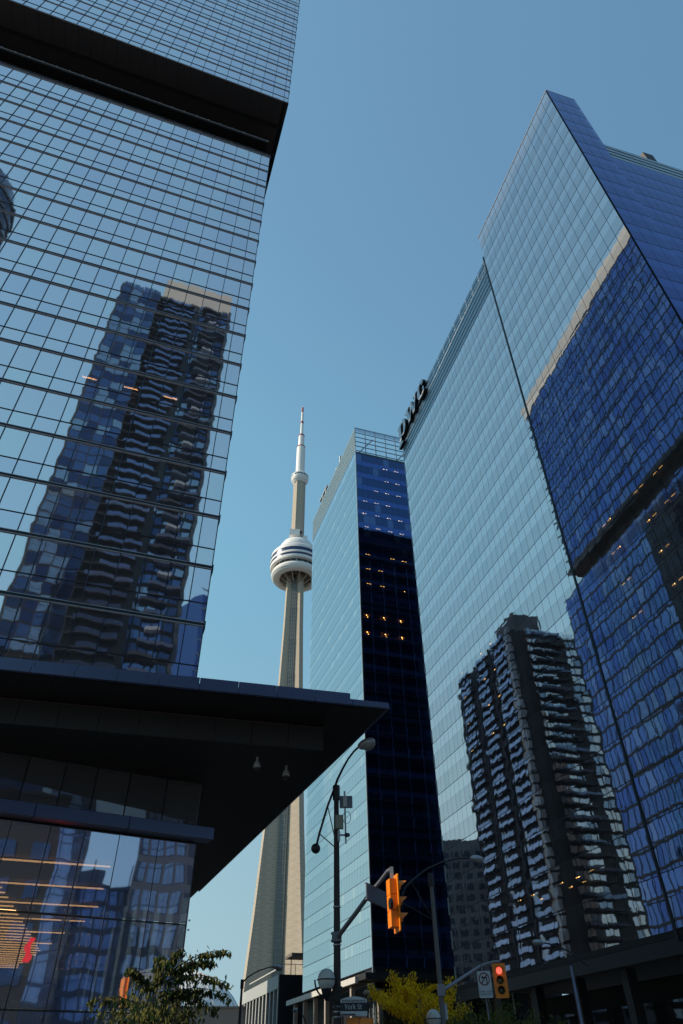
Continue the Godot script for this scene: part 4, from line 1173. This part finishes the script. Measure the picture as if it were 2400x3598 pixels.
# ---------------------------------------------------------------- trees
func leaf_mb(l: float, w: float) -> MB:
	var m := MB.new()
	var z := w * 0.22
	var pr := [[0.0, 0.0], [0.3, 0.5], [0.62, 0.36], [1.0, 0.0]]
	for s in [-1.0, 1.0]:
		for i in 3:
			var a := Vector3(0, -l * pr[i][0], -z * 0.3 * i); var b := Vector3(0, -l * pr[i + 1][0], -z * 0.3 * (i + 1))
			var c := a + Vector3(s * w * pr[i][1], 0, z * pr[i][1] * 2); var d := b + Vector3(s * w * pr[i + 1][1], 0, z * pr[i + 1][1] * 2)
			m.quad(a, b, d, c, Vector3.BACK)
	return m

func grow(limbs: Array, from: Vector3, dir: Vector3, r: float, length: float, depth: int, tips: Array, spread: float, lift: float) -> void:
	var pts := [from]
	var d := dir
	for i in 4:
		d = (d + Vector3(rng.randf_range(-1, 1), rng.randf_range(-0.6, 0.8) + lift, rng.randf_range(-1, 1)) * 0.16).normalized()
		pts.append(pts[-1] + d * length / 4)
	limbs.append([pts, r, depth])
	for i in range(1, 5):
		tips.append([pts[i], d, depth])
	if depth == 0: return
	var kids := 3 if depth > 1 else 4
	for k in kids:
		var q: Vector3 = pts[1 + (k + 1) % 4]
		var nd := (d + Vector3(rng.randf_range(-1, 1), rng.randf_range(-0.35, 0.6) + lift, rng.randf_range(-1, 1)) * spread).normalized()
		grow(limbs, q, nd, r * 0.55, length * rng.randf_range(0.55, 0.78), depth - 1, tips, spread, lift)

func tree(called: String, label: String, at: Vector3, height: float, trunk_h: float, crown: Vector3, leaf: Array, cols: Array, count: int, parts: int, depth := 3, lean := Vector3.UP, sprays := []) -> Node3D:
	var t := thing(called, label, "tree", at)
	var bark := noisy(mat(0.06, 0.045, 0.035, 0.9), 0.1, 0.5, 1.0, Vector3.ONE * 2.0)
	var tips := []; var limbs := []
	put("trunk", tube_mesh([Vector3.ZERO, Vector3(0.03, trunk_h * 0.5, 0), Vector3(0, trunk_h, 0)], [height * 0.018, height * 0.013], 8), bark, t)
	for k in 6:
		var a := TAU * k / 6 + rng.randf() * 0.6
		grow(limbs, Vector3(0, trunk_h * (0.72 + 0.28 * k / 6.0), 0), (Vector3(cos(a) * crown.x, crown.y * 0.8, sin(a) * crown.z).normalized() + lean * 0.4).normalized(), height * 0.007, (height - trunk_h) * 0.5, depth - 1, tips, 0.75, 0.05)
	for sp in sprays:   # long single branches, given as bearing and slope of their ends
		var a: Vector3 = aim(sp[0], sp[1], sp[4]) - at; var b: Vector3 = aim(sp[2], sp[3], sp[4] + rng.randf_range(-0.4, 0.4)) - at
		var pts := []
		for i in 5: pts.append(a.lerp(b, i / 4.0) + UP * sin(PI * i / 4.0) * a.distance_to(b) * 0.10)
		limbs.append([pts, 0.012, 0])
		for i in 14:
			var u := 0.12 + 0.88 * i / 13.0
			for r in 2: tips.append([a.lerp(b, u) + UP * (sin(PI * u) * a.distance_to(b) * 0.10 - 0.02), b - a, 0, true])
	var lm := MB.new()
	for l in limbs: lm.tube(l[0], [l[1], l[1] * 0.85, l[1] * 0.7, l[1] * 0.5, l[1] * 0.3], 5, false)
	put("limbs", lm.mesh(), bark, t)
	var far := tips.filter(func(e): return e[2] <= 1)
	var ms := []
	for c in cols:
		var m := mat(c[0], c[1], c[2], 0.8)
		m.metallic_specular = 0.15
		m.backlight_enabled = true; m.backlight = Color(0.5, 0.5, 0.3)
		m.cull_mode = BaseMaterial3D.CULL_DISABLED
		ms.append(m)
	var lmesh := leaf_mb(leaf[0], leaf[1]).mesh()
	var xs := []
	for i in count:
		var e: Array = far[rng.randi() % far.size()]
		var p: Vector3 = e[0] + Vector3(rng.randfn(), rng.randfn() * 0.6 - 0.2, rng.randfn()) * leaf[2] * (0.45 if e.size() > 3 else 1.0)
		var b := Basis(UP, rng.randf() * TAU) * Basis(Vector3.RIGHT, rng.randf_range(-0.3, 1.1)) * Basis(Vector3.BACK, rng.randf_range(-0.5, 0.5))
		xs.append(Transform3D(b.scaled(Vector3.ONE * rng.randf_range(0.65, 1.2)), p))
	if parts > 0:
		xs.sort_custom(func(p, q): return score(t.global_transform * p.origin) > score(t.global_transform * q.origin))
	for i in mini(parts, xs.size()):
		var o := put("leaf", lmesh, ms[rng.randi() % ms.size()], t)
		o.transform = xs[i]
	for k in ms.size():
		var mine := []
		for i in range(parts + k, xs.size(), ms.size()): mine.append(xs[i])
		if mine.is_empty(): continue
		var mm := MultiMesh.new()
		mm.transform_format = MultiMesh.TRANSFORM_3D
		mm.mesh = lmesh; mm.instance_count = mine.size()
		for i in mine.size(): mm.set_instance_transform(i, mine[i])
		var o := MultiMeshInstance3D.new()
		o.name = "foliage"; o.multimesh = mm; o.material_override = ms[k]
		t.add_child(o, true)
		stuff(o)
	return t

func trees() -> void:
	var d := 14.5
	tree("small_tree", "small dark green tree with pointed leaves at the corner of the glazed lobby", pol(-13.0, d), 3.45, 1.6, Vector3(0.75, 1.0, 0.75), [0.10, 0.045, 0.10],
		[[0.004, 0.020, 0.009], [0.008, 0.036, 0.012], [0.004, 0.010, 0.016]], 4600, 300, 3, Vector3.UP,
		[[-12.6, 0.098, -8.5, 0.123, d], [-12.4, 0.097, -9.5, 0.112, d], [-12.9, 0.090, -8.3, 0.089, d], [-13.0, 0.075, -8.4, 0.078, d], [-13.0, 0.08, -9.2, 0.066, d], [-13.2, 0.09, -11.9, 0.125, d], [-13.2, 0.085, -13.2, 0.118, d], [-13.5, 0.08, -15.2, 0.105, d], [-13.8, 0.065, -17.4, 0.072, d]])
	tree("yellow_tree", "bright yellow autumn tree in front of the dark tower's entrance", pol(4.9, 56), 8.9, 5.0, Vector3(1.2, 0.3, 1.0), [0.17, 0.10, 0.20],
		[[0.98, 0.62, 0.010], [0.95, 0.52, 0.008], [0.98, 0.72, 0.02]], 8500, 0, 3, Vector3.UP * 0.3,
		[[4.9, 0.072, 3.5, 0.086, 56.0], [5.0, 0.072, 6.2, 0.086, 56.0]])
	var k := 0
	for e in [[7.8, 46, 5.6, "dark green shrubby tree just right of the leaning grey pole"], [9.9, 47, 5.3, "dark green tree under the turn ban sign"], [12.2, 48, 5.0, "rightmost dark green tree below the lit red signal"]]:
		tree("dark_tree", e[3], pol(e[0], e[1]), e[2], 2.2, Vector3(1.2, 0.6, 1.0), [0.16, 0.07, 0.24], [[0.05, 0.085, 0.025], [0.07, 0.10, 0.03], [0.10, 0.095, 0.02]], 3200, 0, 3)
		k += 1
	tree("olive_tree", "dull olive and rust tree behind the street name sign", pol(2.4, 60), 6.0, 2.6, Vector3(0.8, 0.7, 0.8), [0.14, 0.06, 0.2], [[0.05, 0.045, 0.010], [0.09, 0.05, 0.012]], 1800, 0, 3)
